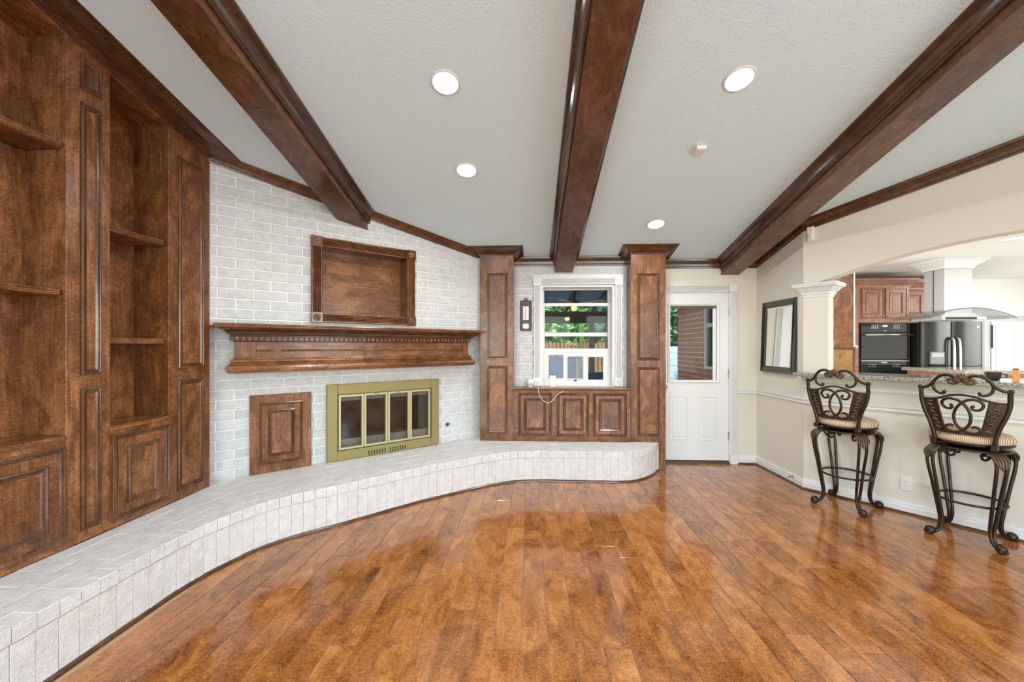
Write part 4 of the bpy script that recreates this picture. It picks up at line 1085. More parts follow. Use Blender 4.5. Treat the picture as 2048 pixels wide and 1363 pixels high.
# globe camera, white box and cable on the bench top
gb = thing('globe_camera', 'small round white globe gadget on the window counter', 'gadget', (0.003, 4.585, 0.911))
MB().lathe([(0.030, 0.0), (0.032, 0.004), (0.026, 0.010), (0.0005, 0.010)], 20).build('base', white_plastic, gb)
MB().ball((0, 0, 0.054), 0.046, 20, 14).build('globe', plain('milky_shell', (0.78, 0.78, 0.77), 0.15), gb)
MB().ball((0, 0, 0.050), 0.030, 16, 10).build('core', white_plastic, gb)
MB().ball((0.006, -0.044, 0.052), 0.006, 10, 8).build('eye', plain('grey_lens_dark', (0.35, 0.35, 0.35), 0.2), gb)
wb = thing('white_power_box', 'small upright white plastic box on the window counter', 'gadget', (0.262, 4.60, 0.911))
MB().box(-0.037, 0.037, -0.014, 0.014, 0.0, 0.132).build('case', white_plastic, wb, 0.006, 2)
MB().tube([(-0.005, 0, 0.132), (-0.004, 0.002, 0.145), (0.006, 0.004, 0.152)], 0.003, 6).build('plug_wire', blackm, wb)
cb = crom([(0.05, 4.56, 0.915), (0.085, 4.475, 0.917), (0.092, 4.452, 0.905), (0.100, 4.448, 0.853), (0.136, 4.448, 0.783), (0.205, 4.446, 0.746), (0.258, 4.446, 0.782), (0.306, 4.446, 0.840), (0.352, 4.447, 0.868), (0.372, 4.449, 0.874)], 8)
tag(MB().tube(cb, 0.0032, 8).build('charging_cable', white_plastic), 'thin white cable looping down in front of the bench cabinet', 'cable')

# ================================================================== RECESSED LIGHTS
LAMP_W = 17.0
LAMPS = [(-0.515, 2.395, 'upper of the two recessed lights left of the middle beam'), (-0.510, 3.165, 'lower of the two recessed lights left of the middle beam'),
         (1.252, 2.430, 'recessed light above the alarm box right of the middle beam'), (1.246, 3.985, 'recessed light near the window pillar right of the middle beam'),
         (-0.515, 0.95, 'recessed light overhead near the ridge, left of the middle beam'), (1.25, 0.95, 'recessed light overhead near the ridge, right of the middle beam'),
         (-0.515, -1.6, 'recessed light behind the ridge, left side'), (1.25, -1.6, 'recessed light behind the ridge, right side')]
for x, y, lb in LAMPS:
    t = thing('recessed_light', lb, 'ceiling light', (x, y, ceilz(y)), 0, 'recessed ceiling lights')
    t.rotation_euler = ((-1 if y > 0.3 else 1) * math.atan(0.25), 0, 0)
    MB().lathe([(0.090, 0.0), (0.090, -0.004), (0.084, -0.008), (0.077, -0.008), (0.074, -0.003), (0.074, 0.0)], 32).build('trim_ring', white_trim, t)
    MB().lathe([(0.0745, -0.0005), (0.074, -0.0045), (0.0005, -0.0052)], 32).build('lens', lens_mat, t)
    l = bpy.data.lights.new('recessed_lamp', 'AREA'); l.shape = 'DISK'; l.size = 0.14; l.energy = LAMP_W; l.color = (0.93, 0.97, 1.0)
    o = bpy.data.objects.new('lamp', l); link(o); o.parent = t; o.location = (0, 0, -0.012)

# ================================================================== BAR TOP AND THINGS ON IT
gt = at_frame('granite_bar_top', 'speckled granite top of the breakfast bar behind the two stools', 'counter', FRA, 1.3, 0.0, 1.097)
MB().slab([(-0.045, -0.155), (2.76, -0.155), (2.76, -0.001), (2.53, -0.001), (2.53, 0.34), (0.191, 0.34), (0.191, -0.001), (-0.045, -0.001)], 1.0965, 1.131).build('slab', granite, gt, 0.006, 2)
bw_ = at_frame('metal_bowl', 'small dark metal bowl standing on the granite bar', 'bowl', FRA, 1.17, 0.02, 1.131)
MB().lathe([(0.026, 0.0), (0.030, 0.004), (0.040, 0.030), (0.044, 0.052), (0.046, 0.060), (0.043, 0.060), (0.037, 0.030), (0.026, 0.008), (0.0005, 0.008)], 24).build('vessel', plain('dark_pewter', (0.10, 0.085, 0.08), 0.3, 0.7), bw_, loc=(0, 0, 0))
MB().tube(crom([(0.040, 0, 0.050), (0.062, 0, 0.044), (0.060, 0, 0.022), (0.036, 0, 0.020)], 5), 0.004, 8).build('handle', plain('dark_pewter_handle', (0.10, 0.085, 0.08), 0.3, 0.7), bw_, loc=(0, 0, 0))
oc = at_frame('orange_carton', 'narrow orange paper carton on the granite bar at the right edge', 'carton', FRA, 1.276, -0.105, 1.131)
MB().box(-0.016, 0.016, -0.012, 0.012, 0.0, 0.085).build('body', plain('orange_card', (0.75, 0.33, 0.10), 0.6), oc, 0.001, loc=(0, 0, 0))
MB().box(-0.012, 0.012, -0.004, 0.004, 0.085, 0.094).build('clip', plain('brown_clip', (0.12, 0.06, 0.03), 0.5), oc, loc=(0, 0, 0))

# ================================================================== BAR STOOLS
def make_stool(label, loc, rz):
    t = thing('bar_stool', label, 'stool', loc, rz, 'wrought iron bar stools')
    for sx in (-1, 1):
        for sy in (-1, 1):
            e = Vector((sx, sy, 0)).normalized(); tn = Vector((-e.y, e.x, 0))
            prof = [(0.120, 0.652), (0.165, 0.655), (0.215, 0.632), (0.238, 0.580), (0.232, 0.500), (0.214, 0.400), (0.196, 0.290), (0.178, 0.180), (0.170, 0.110), (0.180, 0.055), (0.205, 0.026), (0.228, 0.024)]
            sep = [0.012, 0.018, 0.024, 0.026, 0.025, 0.021, 0.017, 0.014, 0.011, 0.008, 0.006, 0.004]
            lg = MB()
            for sg in (-1, 1):
                pts = [e * r_ + tn * (sg * s_) + Vector((0, 0, z)) for (r_, z), s_ in zip(prof, sep)]
                lg.tube(crom(pts, 4), 0.0106, 8)
            leg = lg.build('leg', iron, t)
            ft = MB().ball(e * 0.236 + Vector((0, 0, 0.031)), 0.031, 12, 8)
            for a in (-1, 0, 1):
                c_ = e * 0.250 + tn * (a * 0.014) + Vector((0, 0, 0.016))
                ft.ball(c_, 0.0145, 8, 6)
            ft.build('foot', iron, leg)
            lf_ = MB()
            for a in (-2, -1, 0, 1, 2):
                w_ = tn * (a * 0.016)
                pts = [e * 0.150 + w_ * 0.5 + Vector((0, 0, 0.664)), e * 0.200 + w_ * 0.9 + Vector((0, 0, 0.655)), e * 0.238 + w_ * 1.15 + Vector((0, 0, 0.618)), e * 0.250 + w_ * 0.9 + Vector((0, 0, 0.575 + abs(a) * 0.008)), e * 0.254 + w_ * 0.7 + Vector((0, 0, 0.545 + abs(a) * 0.014))]
                lf_.tube(crom(pts, 3), [0.008, 0.009, 0.0095, 0.010, 0.010, 0.0105, 0.010, 0.009, 0.008, 0.007, 0.006, 0.004, 0.002][:13], 6)
            lf_.build('knee_leaf', iron_hi, leg)
            sp = [(0.170, 0.640), (0.150, 0.610), (0.122, 0.588), (0.098, 0.590), (0.090, 0.612), (0.104, 0.626), (0.116, 0.614)]
            MB().tube(crom([e * r_ + Vector((0, 0, z)) for r_, z in sp], 4), [0.008] * 19 + [0.0085, 0.009, 0.0095, 0.010, 0.010, 0.008], 8).build('scroll', iron, leg)
    ringp = [Vector((0.172 * math.cos(2 * PI * k / 40), 0.172 * math.sin(2 * PI * k / 40), 0.275)) for k in range(40)]
    MB().tube(ringp, 0.0085, 8, True).build('foot_ring', iron, t)
    MB().lathe([(0.175, 0.650), (0.196, 0.650), (0.202, 0.656), (0.196, 0.664), (0.060, 0.664), (0.060, 0.650)], 36).build('seat_ring', iron, t)
    MB().lathe([(0.115, 0.660), (0.115, 0.684), (0.190, 0.686), (0.206, 0.692), (0.206, 0.706), (0.0005, 0.706)], 36).build('swivel_plate', blackm, t)
    MB().lathe([(0.0005, 0.704), (0.190, 0.704), (0.204, 0.712), (0.210, 0.728), (0.206, 0.746), (0.190, 0.762), (0.150, 0.774), (0.080, 0.780), (0.0005, 0.781)], 40).build('cushion', stripe, t)
    # backrest, drawn in (u, z) and bent onto a leaning curved plane
    def bpnt(u, z, d=0.0): return Vector((u, -0.196 - 0.10 * (z - 0.70) + 0.9 * u * u + d, z))
    def line(P_, r_, n=8, k=6): return MB().tube([bpnt(p.x, p.y) for p in crom([(a, b, 0) for a, b in P_], k)], r_, n)
    for sg in (-1, 1):
        post = line([(sg * 0.142, 0.690), (sg * 0.146, 0.760), (sg * 0.165, 0.840), (sg * 0.192, 0.920), (sg * 0.206, 0.990), (sg * 0.208, 1.050), (sg * 0.209, 1.075)], 0.0135)
        post.ball(bpnt(sg * 0.211, 1.082), 0.016, 10, 8)
        po = post.build('back_post', iron, t)
        MB().box(sg * 0.142 - 0.016, sg * 0.142 + 0.016, -0.215, -0.160, 0.680, 0.716).build('bracket', iron, po, 0.004)
        # carved side panel
        out = [(0.147, 0.778), (0.165, 0.840), (0.190, 0.918), (0.203, 0.985), (0.204, 1.000)]
        inn = [(0.124, 1.000), (0.116, 0.95), (0.103, 0.88), (0.092, 0.82), (0.084, 0.778)]
        V = []; F = []; n = 5
        for d in (-0.004, 0.004):
            for k in range(n):
                V.append(bpnt(sg * out[k][0], out[k][1], d)); V.append(bpnt(sg * inn[n - 1 - k][0], inn[n - 1 - k][1], d))
        for k in range(n - 1):
            a = 2 * k; F += [(a, a + 1, a + 3, a + 2), (a + 10, a + 12, a + 13, a + 11), (a, a + 2, a + 12, a + 10), (a + 1, a + 11, a + 13, a + 3)]
        F += [(0, 10, 11, 1), (8, 9, 19, 18)]
        pn = MB().add(V, F).build('side_panel', iron, t)
        rim = line([(sg * a, b) for a, b in inn], 0.006).build('panel_rim', iron, pn)
        cv = MB()
        for k in range(8):
            f_ = k / 7; z = 0.798 + f_ * 0.182; u = sg * (0.116 + f_ * 0.047); sd = 1 if k % 2 else -1
            for d in (-0.006, 0.006):
                vine = [bpnt(u + sd * 0.004, z - 0.014, d), bpnt(u - sd * 0.010, z, d * 1.3), bpnt(u + sd * 0.004, z + 0.014, d)]
                cv.tube(crom(vine, 4), 0.0036, 5)
                lfp = [bpnt(u - sd * 0.008, z, d), bpnt(u + sd * 0.006, z + 0.007, d * 1.5), bpnt(u + sd * 0.021, z + 0.002, d * 1.2)]
                cv.tube(crom(lfp, 4), [0.002, 0.004, 0.006, 0.0075, 0.008, 0.0075, 0.006, 0.004, 0.0015], 6)
        cv.build('carved_leaf', iron_hi, pn)
        # crest sweep and its big C scroll
        line([(sg * 0.209, 1.078), (sg * 0.180, 1.084), (sg * 0.152, 1.106), (sg * 0.128, 1.142), (sg * 0.098, 1.172), (sg * 0.060, 1.178), (sg * 0.030, 1.164)], 0.0108).build('crest_rail', iron, t)
        line([(sg * 0.130, 1.140), (sg * 0.141, 1.106), (sg * 0.134, 1.070), (sg * 0.112, 1.048), (sg * 0.088, 1.046), (sg * 0.081, 1.057), (sg * 0.088, 1.064)], [0.009] * 31 + [0.010, 0.011, 0.012, 0.012, 0.011, 0.010]).build('crest_scroll', iron, t)
        # interlocking centre scrolls
        q = [(-0.058, 0.972), (-0.046, 0.962), (-0.054, 0.944), (-0.080, 0.946), (-0.097, 0.972), (-0.088, 1.000), (-0.055, 1.014), (-0.012, 1.000), (0.026, 0.950), (0.040, 0.890), (0.030, 0.835), (0.000, 0.796), (-0.038, 0.780), (-0.074, 0.790), (-0.082, 0.812), (-0.060, 0.826), (-0.042, 0.820)]
        line([(sg * a, b) for a, b in q], 0.0090, 8, 4).build('centre_scroll', iron, t)
        line([(sg * 0.005, 1.145), (sg * 0.028, 1.122), (sg * 0.054, 1.124), (sg * 0.062, 1.142), (sg * 0.049, 1.151), (sg * 0.038, 1.141)], 0.010).build('crest_curl', iron_hi, t)
    line([(-0.200, 1.000), (-0.150, 1.002), (-0.110, 1.012), (-0.060, 1.034), (0.0, 1.044), (0.060, 1.034), (0.110, 1.012), (0.150, 1.002), (0.200, 1.000)], 0.008).build('arched_rail', iron, t)
    line([(-0.150, 0.776), (-0.08, 0.774), (0.0, 0.773), (0.08, 0.774), (0.150, 0.776)], 0.008).build('lower_rail', iron, t)
    cl = MB()
    for a in range(-4, 5):
        an = a * 0.36; L_ = (0.060, 0.052, 0.056, 0.048, 0.040)[abs(a)]
        pts = [bpnt(0.0, 1.134), bpnt(L_ * 0.5 * math.sin(an), 1.134 + L_ * 0.5 * math.cos(an), -0.006), bpnt(L_ * math.sin(an) * 1.1, 1.134 + L_ * math.cos(an), 0.002)]
        cl.tube(crom(pts, 3), [0.006, 0.009, 0.0105, 0.011, 0.010, 0.007, 0.003], 6)
    cl.build('crest_leaf', iron_hi, t)
    return t
make_stool('wrought iron bar stool with striped cushion nearest the mirror wall', (2.742, 3.564, 0), math.radians(-57.0))
make_stool('wrought iron bar stool with striped cushion at the right edge, nearer the camera', (3.180, 3.011, 0), math.radians(-56.5))

# ================================================================== KITCHEN
uc = thing('upper_cabinet', 'tall dark wooden end panel of a kitchen wall cabinet behind the column', 'cabinet', (4.155, 5.5, 1.353))
MB().box(-0.168, 0.168, 0, 0.6, 0, 1.09).build('body', wood_z, uc, 0.003)
MB().box(-0.168, 0.176, -0.006, 0.6, -0.018, 0.0).build('light_rail', wood_trim, uc, 0.003)
MB().box(0.170, 0.186, -0.004, 0.02, 0.02, 1.09).build('door_edge', white_plastic, uc)
MB().tube(crom([(0.178, -0.01, 0.04), (0.192, -0.02, 0.02), (0.204, -0.02, 0.01), (0.196, -0.018, 0.03)], 4), 0.008, 8).build('cord_hook', white_plastic, uc)
bp_ = thing('backsplash_panel', 'wooden panel below the kitchen wall cabinet, coloured golden for the light on it', 'panel', (4.3, 6.12, 0.92))
MB().box(-0.55, 0.5, 0, 0.03, 0, 0.43).build('board', wood('golden_lit_panel', 'x', (0.10, 0.05, 0.015), (0.30, 0.16, 0.05), (0.48, 0.29, 0.11)), bp_)  # under-cabinet light on the back wall is put into this golden colour
MB().box(-0.55, 0.5, -0.012, 0.0, 0, 0.03).build('edge_strip', wood_trim, bp_)

oc_ = thing('oven_cabinet', 'tall cherry kitchen cabinet with two panelled doors above the oven', 'cabinet', (5.19, 6.1, 0.0))
OFF[oc_.name] = (-5.19, -6.1, 0)
MB().box(4.82, 4.872, 6.1, 6.74, 0, 2.262).build('stile', wood_kit, oc_, 0.002)
MB().box(5.572, 5.590, 6.1, 6.74, 0, 2.262).build('stile', wood_kit, oc_, 0.002)
MB().box(4.872, 5.572, 6.1, 6.74, 1.730, 2.262).build('upper_box', wood_kit, oc_)
MB().box(4.872, 5.572, 6.1, 6.74, 0.0, 0.900).build('lower_box', wood_kit, oc_)
def kdoor(a, b, z0, z1, y, par):
    d = MB().loft(R4(a, b, z0, z1), [(0, y), (0, y - 0.016), (0.004, y - 0.020), (0.012, y - 0.020), (0.016, y - 0.012), (0.022, y - 0.014), (0.055, y - 0.014), (0.060, y - 0.022), (0.070, y - 0.020), (0.082, y - 0.008), (0.100, y - 0.008), (0.106, y - 0.012)]).build('door', wood_kit, par)
    return d
for a, b, kx in ((4.905, 5.215, 5.190), (5.240, 5.545, 5.265)):
    d = kdoor(a, b, 1.792, 2.232, 6.1, oc_)
    MB().ball((kx, 6.066, 1.822), 0.013).build('knob', nickel, d)
kc = [(0.0, 2.250), (0.012, 2.250), (0.016, 2.275), (0.045, 2.310), (0.075, 2.345), (0.082, 2.350), (0.084, 2.372), (0.0, 2.374)]
def kcrown(x0, x1, yf, yk, par, dz=0.0):
    mb = run(MB(), [((x0, yk), (-1, 0), FLAT0), ((x0, yf), (-1, -1), FLAT0), ((x1, yf), (1, -1), FLAT0), ((x1, yk), (1, 0), FLAT0)], [(o, z + dz) for o, z in kc])
    mb.box(x0, x1, yf, yk, 2.25 + dz, 2.372 + dz)
    return mb.build('crown_moulding', wood_kit, par)
kcrown(4.82, 5.590, 6.1, 6.7, oc_)
ov = thing('wall_oven', 'black glass built in wall oven with a steel handle', 'oven', (5.222, 6.1, 0.90))
OFF[ov.name] = (-5.222, -6.1, -0.90)
MB().box(4.874, 5.570, 6.09, 6.5, 0.905, 1.728).build('body', blackm, ov)
cp = MB().box(4.884, 5.560, 6.072, 6.09, 1.590, 1.724).build('control_panel', dark_glass, ov, 0.003)
MB().box(5.185, 5.255, 6.0705, 6.0725, 1.664, 1.690).build('display', display, cp)
mk = MB()
for gx in (5.03, 5.34):
    for i in range(4):
        for j in range(4): mk.box(gx + i * 0.026, gx + i * 0.026 + 0.012, 6.0712, 6.0722, 1.636 + j * 0.018, 1.644 + j * 0.018)
mk.box(5.20, 5.24, 6.0712, 6.0722, 1.602, 1.610)
mk.build('printed_marks', plain('pale_print', (0.6, 0.62, 0.62), 0.5), cp)
od = MB().box(4.884, 5.560, 6.070, 6.09, 1.190, 1.578).build('oven_door', dark_glass, ov, 0.004)
MB().tube([(4.915, 6.035, 1.548), (5.600, 6.035, 1.548)], 0.012, 10).tube([(4.93, 6.07, 1.548), (4.93, 6.035, 1.548)], 0.008, 8).tube([(5.54, 6.07, 1.548), (5.54, 6.035, 1.548)], 0.008, 8).build('handle', chrome, od)
lo = MB().box(4.884, 5.560, 6.072, 6.09, 0.985, 1.176).build('lower_oven_door', dark_glass, ov, 0.004)
MB().box(4.884, 5.560, 6.066, 6.09, 1.160, 1.172).build('trim_strip', steel_soft, lo)
MB().box(4.874, 5.570, 6.068, 6.09, 0.950, 0.978).build('sill_strip', chrome, ov)
mk = MB()
for gx in (4.99, 5.33):
    for i in range(5):
        for j in range(2): mk.box(gx + i * 0.022, gx + i * 0.022 + 0.010, 6.0712, 6.0722, 1.075 + j * 0.028, 1.085 + j * 0.028)
mk.box(5.17, 5.25, 6.0712, 6.0722, 1.130, 1.148)
mk.build('printed_marks', plain('pale_print_low', (0.5, 0.52, 0.52), 0.5), lo)
fc = thing('fridge_cabinet', 'cherry wall cabinet above the refrigerator beside the range hood', 'cabinet', (6.04, 6.34, 1.80))
OFF[fc.name] = (-6.04, -6.34, -1.80)
MB().box(5.592, 6.49, 6.34, 6.74, 1.795, 2.244).build('body', wood_kit, fc, 0.002)
kdoor(5.615, 6.030, 1.815, 2.235, 6.34, fc); kdoor(6.050, 6.465, 1.815, 2.235, 6.34, fc)
kcrown(5.765, 6.49, 6.34, 6.74, fc, -0.004)
fr = thing('refrigerator', 'black french door refrigerator with water dispenser', 'refrigerator', (6.045, 5.95, 0.0))
OFF[fr.name] = (-6.045, -5.95, 0)
MB().box(5.618, 6.471, 6.0, 6.70, 0.01, 1.725).build('cabinet', fridge_black, fr, 0.006)
def fdoor(a, b, z0, z1, bulge=0.03):
    P = [(a, 6.0)] + [(a + (b - a) * k / 32, 5.965 - bulge * math.sin(PI * k / 32) ** 0.7) for k in range(33)] + [(b, 6.0)]
    return MB().slab(P, z0, z1).build('door', fridge_black, fr, 0.004)
dl_ = fdoor(5.620, 6.040, 0.62, 1.738); dr_ = fdoor(6.050, 6.469, 0.62, 1.738); fdoor(5.620, 6.469, 0.03, 0.60)
for hx, par in ((6.005, dl_), (6.085, dr_)):
    MB().tube(crom([(hx, 5.955, 1.50), (hx, 5.905, 1.47), (hx, 5.890, 1.30), (hx, 5.890, 1.0), (hx, 5.905, 0.84), (hx, 5.955, 0.81)], 6), 0.017, 10, flat=1.0).build('handle', chrome, par)
MB().box(5.715, 5.915, 5.925, 5.96, 1.125, 1.300).build('dispenser', plain('grey_panel', (0.20, 0.20, 0.21), 0.3), dl_, 0.004)
MB().box(5.735, 5.895, 5.922, 5.93, 1.225, 1.285).build('dispenser_screen', plain('pale_screen', (0.42, 0.43, 0.44), 0.3), dl_)
MB().box(5.715, 5.915, 5.924, 5.96, 0.90, 1.115).build('dispenser_bay', void, dl_, 0.003)
M = Matrix.Translation((6.385, 5.946, 1.655)) @ Matrix.Rotation(PI / 2, 4, 'X')
MB().lathe([(0.017, 0.0), (0.017, 0.003), (0.012, 0.004), (0.010, 0.002), (0.0005, 0.002)], 20, M).build('round_badge', chrome, dr_)

hd = thing('range_hood', 'stainless island range hood with curved glass canopy', 'range hood', (5.32, 5.30, 1.70))
OFF[hd.name] = (-5.32, -5.30, -1.70)
MB().box(5.156, 5.487, 5.170, 5.430, 1.770, 2.348).build('chimney', steel_soft, hd, 0.003)
MB().box(5.151, 5.156, 5.302, 5.308, 1.79, 2.348).build('chimney_seam', blackm, hd)
mb = run(MB(), [((5.156, 5.43), (-1, 1), FLAT0), ((5.156, 5.17), (-1, -1), FLAT0), ((5.487, 5.17), (1, -1), FLAT0), ((5.487, 5.43), (1, 1), FLAT0), ((5.156, 5.43), (-1, 1), FLAT0)],
         [(0.001, 2.348), (0.012, 2.348), (0.016, 2.372), (0.050, 2.400), (0.085, 2.436), (0.100, 2.440), (0.104, KC - 0.001), (0.001, KC - 0.001)])
mb.build('ceiling_trim', white_trim, hd)
MB().box(5.06, 5.58, 5.10, 5.50, 1.705, 1.745).build('hood_body', steel_soft, hd, 0.004)
MB().prism([(5.08, 1.745), (5.56, 1.745), (5.487, 1.79), (5.156, 1.79)], 5.15, 5.45).build('transition', steel_soft, hd)
V = []; F = []; nn = 24
for i in range(nn + 1):
    u = -1 + 2 * i / nn; x = 5.335 + 0.51 * u; z = 1.850 - 0.125 * u * u - 0.01
    for y in (5.02, 5.56):
        V += [(x, y, z), (x, y, z + 0.007)]
for i in range(nn):
    a = i * 4; F += [(a, a + 2, a + 6, a + 4), (a + 1, a + 5, a + 7, a + 3), (a, a + 4, a + 5, a + 1), (a + 2, a + 3, a + 7, a + 6)]
F += [(0, 1, 3, 2), (nn * 4, nn * 4 + 2, nn * 4 + 3, nn * 4 + 1)]
gc = MB().add(V, F).build('glass_canopy', hood_glass, hd)
MB().tube([(V[i * 4][0], 5.019, V[i * 4][2] + 0.0035) for i in range(nn + 1)], 0.0045, 6).build('glass_edge', plain('dark_green_glass_edge', (0.035, 0.07, 0.065), 0.15), gc)
MB().box(5.10, 5.45, 5.085, 5.10, 1.712, 1.738).build('control_strip', dark_glass, hd)

isl = thing('kitchen_island', 'granite topped wooden kitchen island below the range hood', 'island', (6.2, 5.3, 0.0))
OFF[isl.name] = (-6.2, -5.3, 0)
MB().box(5.24, 7.3, 5.02, 5.75, 0.0, 1.044).build('body', wood_kit, isl)
MB().slab([(5.20, 4.98), (7.35, 4.98), (7.35, 5.80), (5.20, 5.80)], 1.045, 1.092).build('granite_top', granite, isl, 0.006)
for a in (5.30, 5.78, 6.26, 6.74): kdoor(a, a + 0.44, 0.55, 1.02, 5.02, isl)
d2 = tag(thing('door_2', 'white door with casing in the far kitchen wall', None, (7.75, 6.75, 0)), None, None, None, 'structure')
OFF[d2.name] = (-7.75, -6.75, 0)
MB().box(7.42, 8.02, 6.715, 6.749, 0.01, 1.78).build('leaf', white_trim, d2)
for a, b in ((7.48, 7.68), (7.76, 7.96)):
    MB().loft(R4(a, b, 1.05, 1.70), [(0, 6.7155), (0.0, 6.710), (0.02, 6.722), (0.03, 6.712)]).build('panel', white_trim, d2)
reed_v(7.33, 0.085, 0.0, 1.79, 0.02, 6.749).build('side_casing', white_trim, d2); reed_v(8.025, 0.085, 0.0, 1.79, 0.02, 6.749).build('side_casing', white_trim, d2)
reed_h(7.33, 8.11, 1.79, 0.085, 0.02, 6.749).build('head_casing', white_trim, d2)
MB().box(7.415, 7.425, 6.70, 6.716, 1.35, 1.72).build('hinge', blackm, d2)
kl = thing('recessed_light', 'recessed light in the kitchen ceiling seen below the arch', 'ceiling light', (4.86, 4.22, KC), 0, 'recessed kitchen lights')
def klight(t):
    MB().lathe([(0.090, 0.0), (0.090, -0.004), (0.077, -0.008), (0.074, -0.003), (0.074, 0.0)], 28).build('trim_ring', white_trim, t, loc=(0, 0, 0))
    MB().lathe([(0.0745, -0.0005), (0.074, -0.0045), (0.0005, -0.0052)], 28).build('lens', lens_mat, t, loc=(0, 0, 0))
    l = bpy.data.lights.new('kitchen_lamp', 'AREA'); l.shape = 'DISK'; l.size = 0.14; l.energy = 32; l.color = (0.96, 0.98, 1.0)
    o = bpy.data.objects.new('lamp', l); link(o); o.parent = t; o.location = (0, 0, -0.012)
klight(kl)
k2 = thing('recessed_light', 'recessed light in the kitchen ceiling in front of the refrigerator', 'ceiling light', (6.9, 4.6, KC), 0, 'recessed kitchen lights'); klight(k2)

# ================================================================== OUTSIDE
smesh(MB().box(-9, 2.70, 4.90, 10.5, -0.16, -0.06), 'ground_patio', 'pale concrete patio outside the window', concrete)
smesh(MB().box(-14, 16, 10.5, 26, -0.20, -0.10).box(2.9, 16, 6.9, 10.5, -0.20, -0.10), 'ground_lawn', 'lawn beyond the patio', plain('lawn_green', (0.10, 0.17, 0.05), 0.9, vary=0.3))
bwl = struct('wall_brick_wing', 'red brick house wall seen through the door glass', (2.72, 0, 0), -PI / 2)
# local: x = -world y, y = world x - 2.72
wy0, wy1, wz0, wz1 = 5.15, 6.29, 1.03, 2.35
mw_ = MB()
mw_.box(-7.44, -wy1, 0.006, 0.058, -0.1, 2.65).box(-wy0, -4.90, 0.006, 0.058, -0.1, 2.65).box(-wy1, -wy0, 0.006, 0.058, -0.1, wz0).box(-wy1, -wy0, 0.006, 0.058, wz1, 2.65)
mw_.build('mortar_bed', red_mortar, bwl)
r_units = [brick_unit(red_brick) for _ in range(5)]
lay_bricks(bwl, r_units, -7.44, -5.9, 0.70, 2.45, 0.0, -7.40, 0.0, excl=[(-wy1, -wy0, wz0, wz1)])
kwn = tag(thing('window_2', 'white framed kitchen window in the red brick wall', None, (2.72, 5.72, wz0), -PI / 2), None, None, None, 'structure')
MB().loft(R4(-0.57, 0.57, 0, 1.32), [(0, 0.04), (0, -0.012), (0.045, -0.012), (0.045, 0.03)], cap=False).build('frame', white_trim, kwn)
MB().box(-0.53, 0.53, -0.005, 0.03, 0.64, 0.70).build('meeting_rail', white_trim, kwn)
MB().box(-0.53, 0.53, 0.020, 0.025, 0.04, 1.28).build('pane', plain('dim_window_glass', (0.07, 0.08, 0.09), 0.05, spec=0.8), kwn)
MB().box(-0.60, 0.60, -0.05, 0.03, -0.06, 0.0).build('sill', red_brick, kwn)

pr_ = thing('patio_roof', 'dark timber patio roof with blue grey boards seen through the window', 'roof', (0.5, 8.0, 2.3))
OFF[pr_.name] = (-0.5, -8.0, -2.3)
V = [(-5, 4.95, 2.62), (2.70, 4.95, 2.62), (2.70, 9.0, 2.30), (-5, 9.0, 2.30)]
MB().add(V + [(x, y, z + 0.05) for x, y, z in V], [(0, 1, 2, 3), (7, 6, 5, 4), (0, 4, 5, 1), (1, 5, 6, 2), (2, 6, 7, 3), (3, 7, 4, 0)]).build('roof_boards', ext_ceil, pr_)
for k in range(13):
    x = -4.6 + k * 0.6
    V = [(x, 4.96, 2.50), (x + 0.05, 4.96, 2.50), (x + 0.05, 9.25, 2.17), (x, 9.25, 2.17)]
    MB().add(V + [(a, b, z + 0.115) for a, b, z in V], [(0, 1, 2, 3), (7, 6, 5, 4), (0, 4, 5, 1), (1, 5, 6, 2), (2, 6, 7, 3), (3, 7, 4, 0)]).build('rafter', ext_wood, pr_)
MB().box(-5, 2.70, 8.95, 9.08, 1.90, 2.16).build('beam', ext_wood, pr_)
for lb, x0, x1, y0, mat in (('green lit slim timber post behind the patio', 1.245, 1.340, 9.9, plain('green_lit_timber', (0.16, 0.20, 0.05), 0.8)), ('thick dark timber post carrying the patio roof', 1.330, 1.450, 8.955, ext_wood)):  # green light falling on the slim post is put into its timber colour
    p_ = thing('patio_post', lb, 'post', ((x0 + x1) / 2, y0 + 0.06, -0.06))
    w_ = (x1 - x0) / 2
    MB().box(-w_, w_, -0.06, 0.06, 0, 1.955).build('post', mat, p_, 0.004)
    MB().box(-w_ - 0.02, w_ + 0.02, -0.08, 0.08, 0, 0.14).build('base', mat, p_, 0.004)
    if mat is ext_wood:
        br_ = MB().tube([(0.05, 0, 1.52), (0.42, 0, 1.95)], 0.05, 4).build('brace', ext_wood, p_)
sp_ = thing('timber_screen', 'orange brown timber screen at the right end of the patio', 'screen', (2.15, 9.6, -0.06))
for k in range(16):
    MB().box(-0.30, 0.50, -0.015, 0.015, 0.05 + k * 0.125, 0.16 + k * 0.125).build('board', ext_fence, sp_, 0.003)
MB().box(-0.34, -0.28, -0.03, 0.03, 0, 2.1).build('post', ext_wood, sp_)
fn = thing('picket_fence', 'brown timber fence with rounded pickets beyond the patio', 'fence', (1.6, 12.5, -0.1))
pk = MB().prism([(-0.042, 0), (0.042, 0), (0.042, 1.56), (0.025, 1.60), (0.0, 1.615), (-0.025, 1.60), (-0.042, 1.56)], -0.01, 0.01).mesh('picket', ext_fence)
for k in range(44):
    o = bpy.data.objects.new('picket', pk); link(o); o.parent = fn; o.location = (-2.6 + k * 0.118, 0, 0)
for z in (0.4, 1.33): MB().box(-2.7, 2.7, 0.012, 0.05, z, z + 0.09).build('rail', ext_fence, fn)
pb = thing('pale_blue_fence', 'pale blue board fence beyond the end of the brick wall', 'fence', (3.7, 10.2, -0.1))
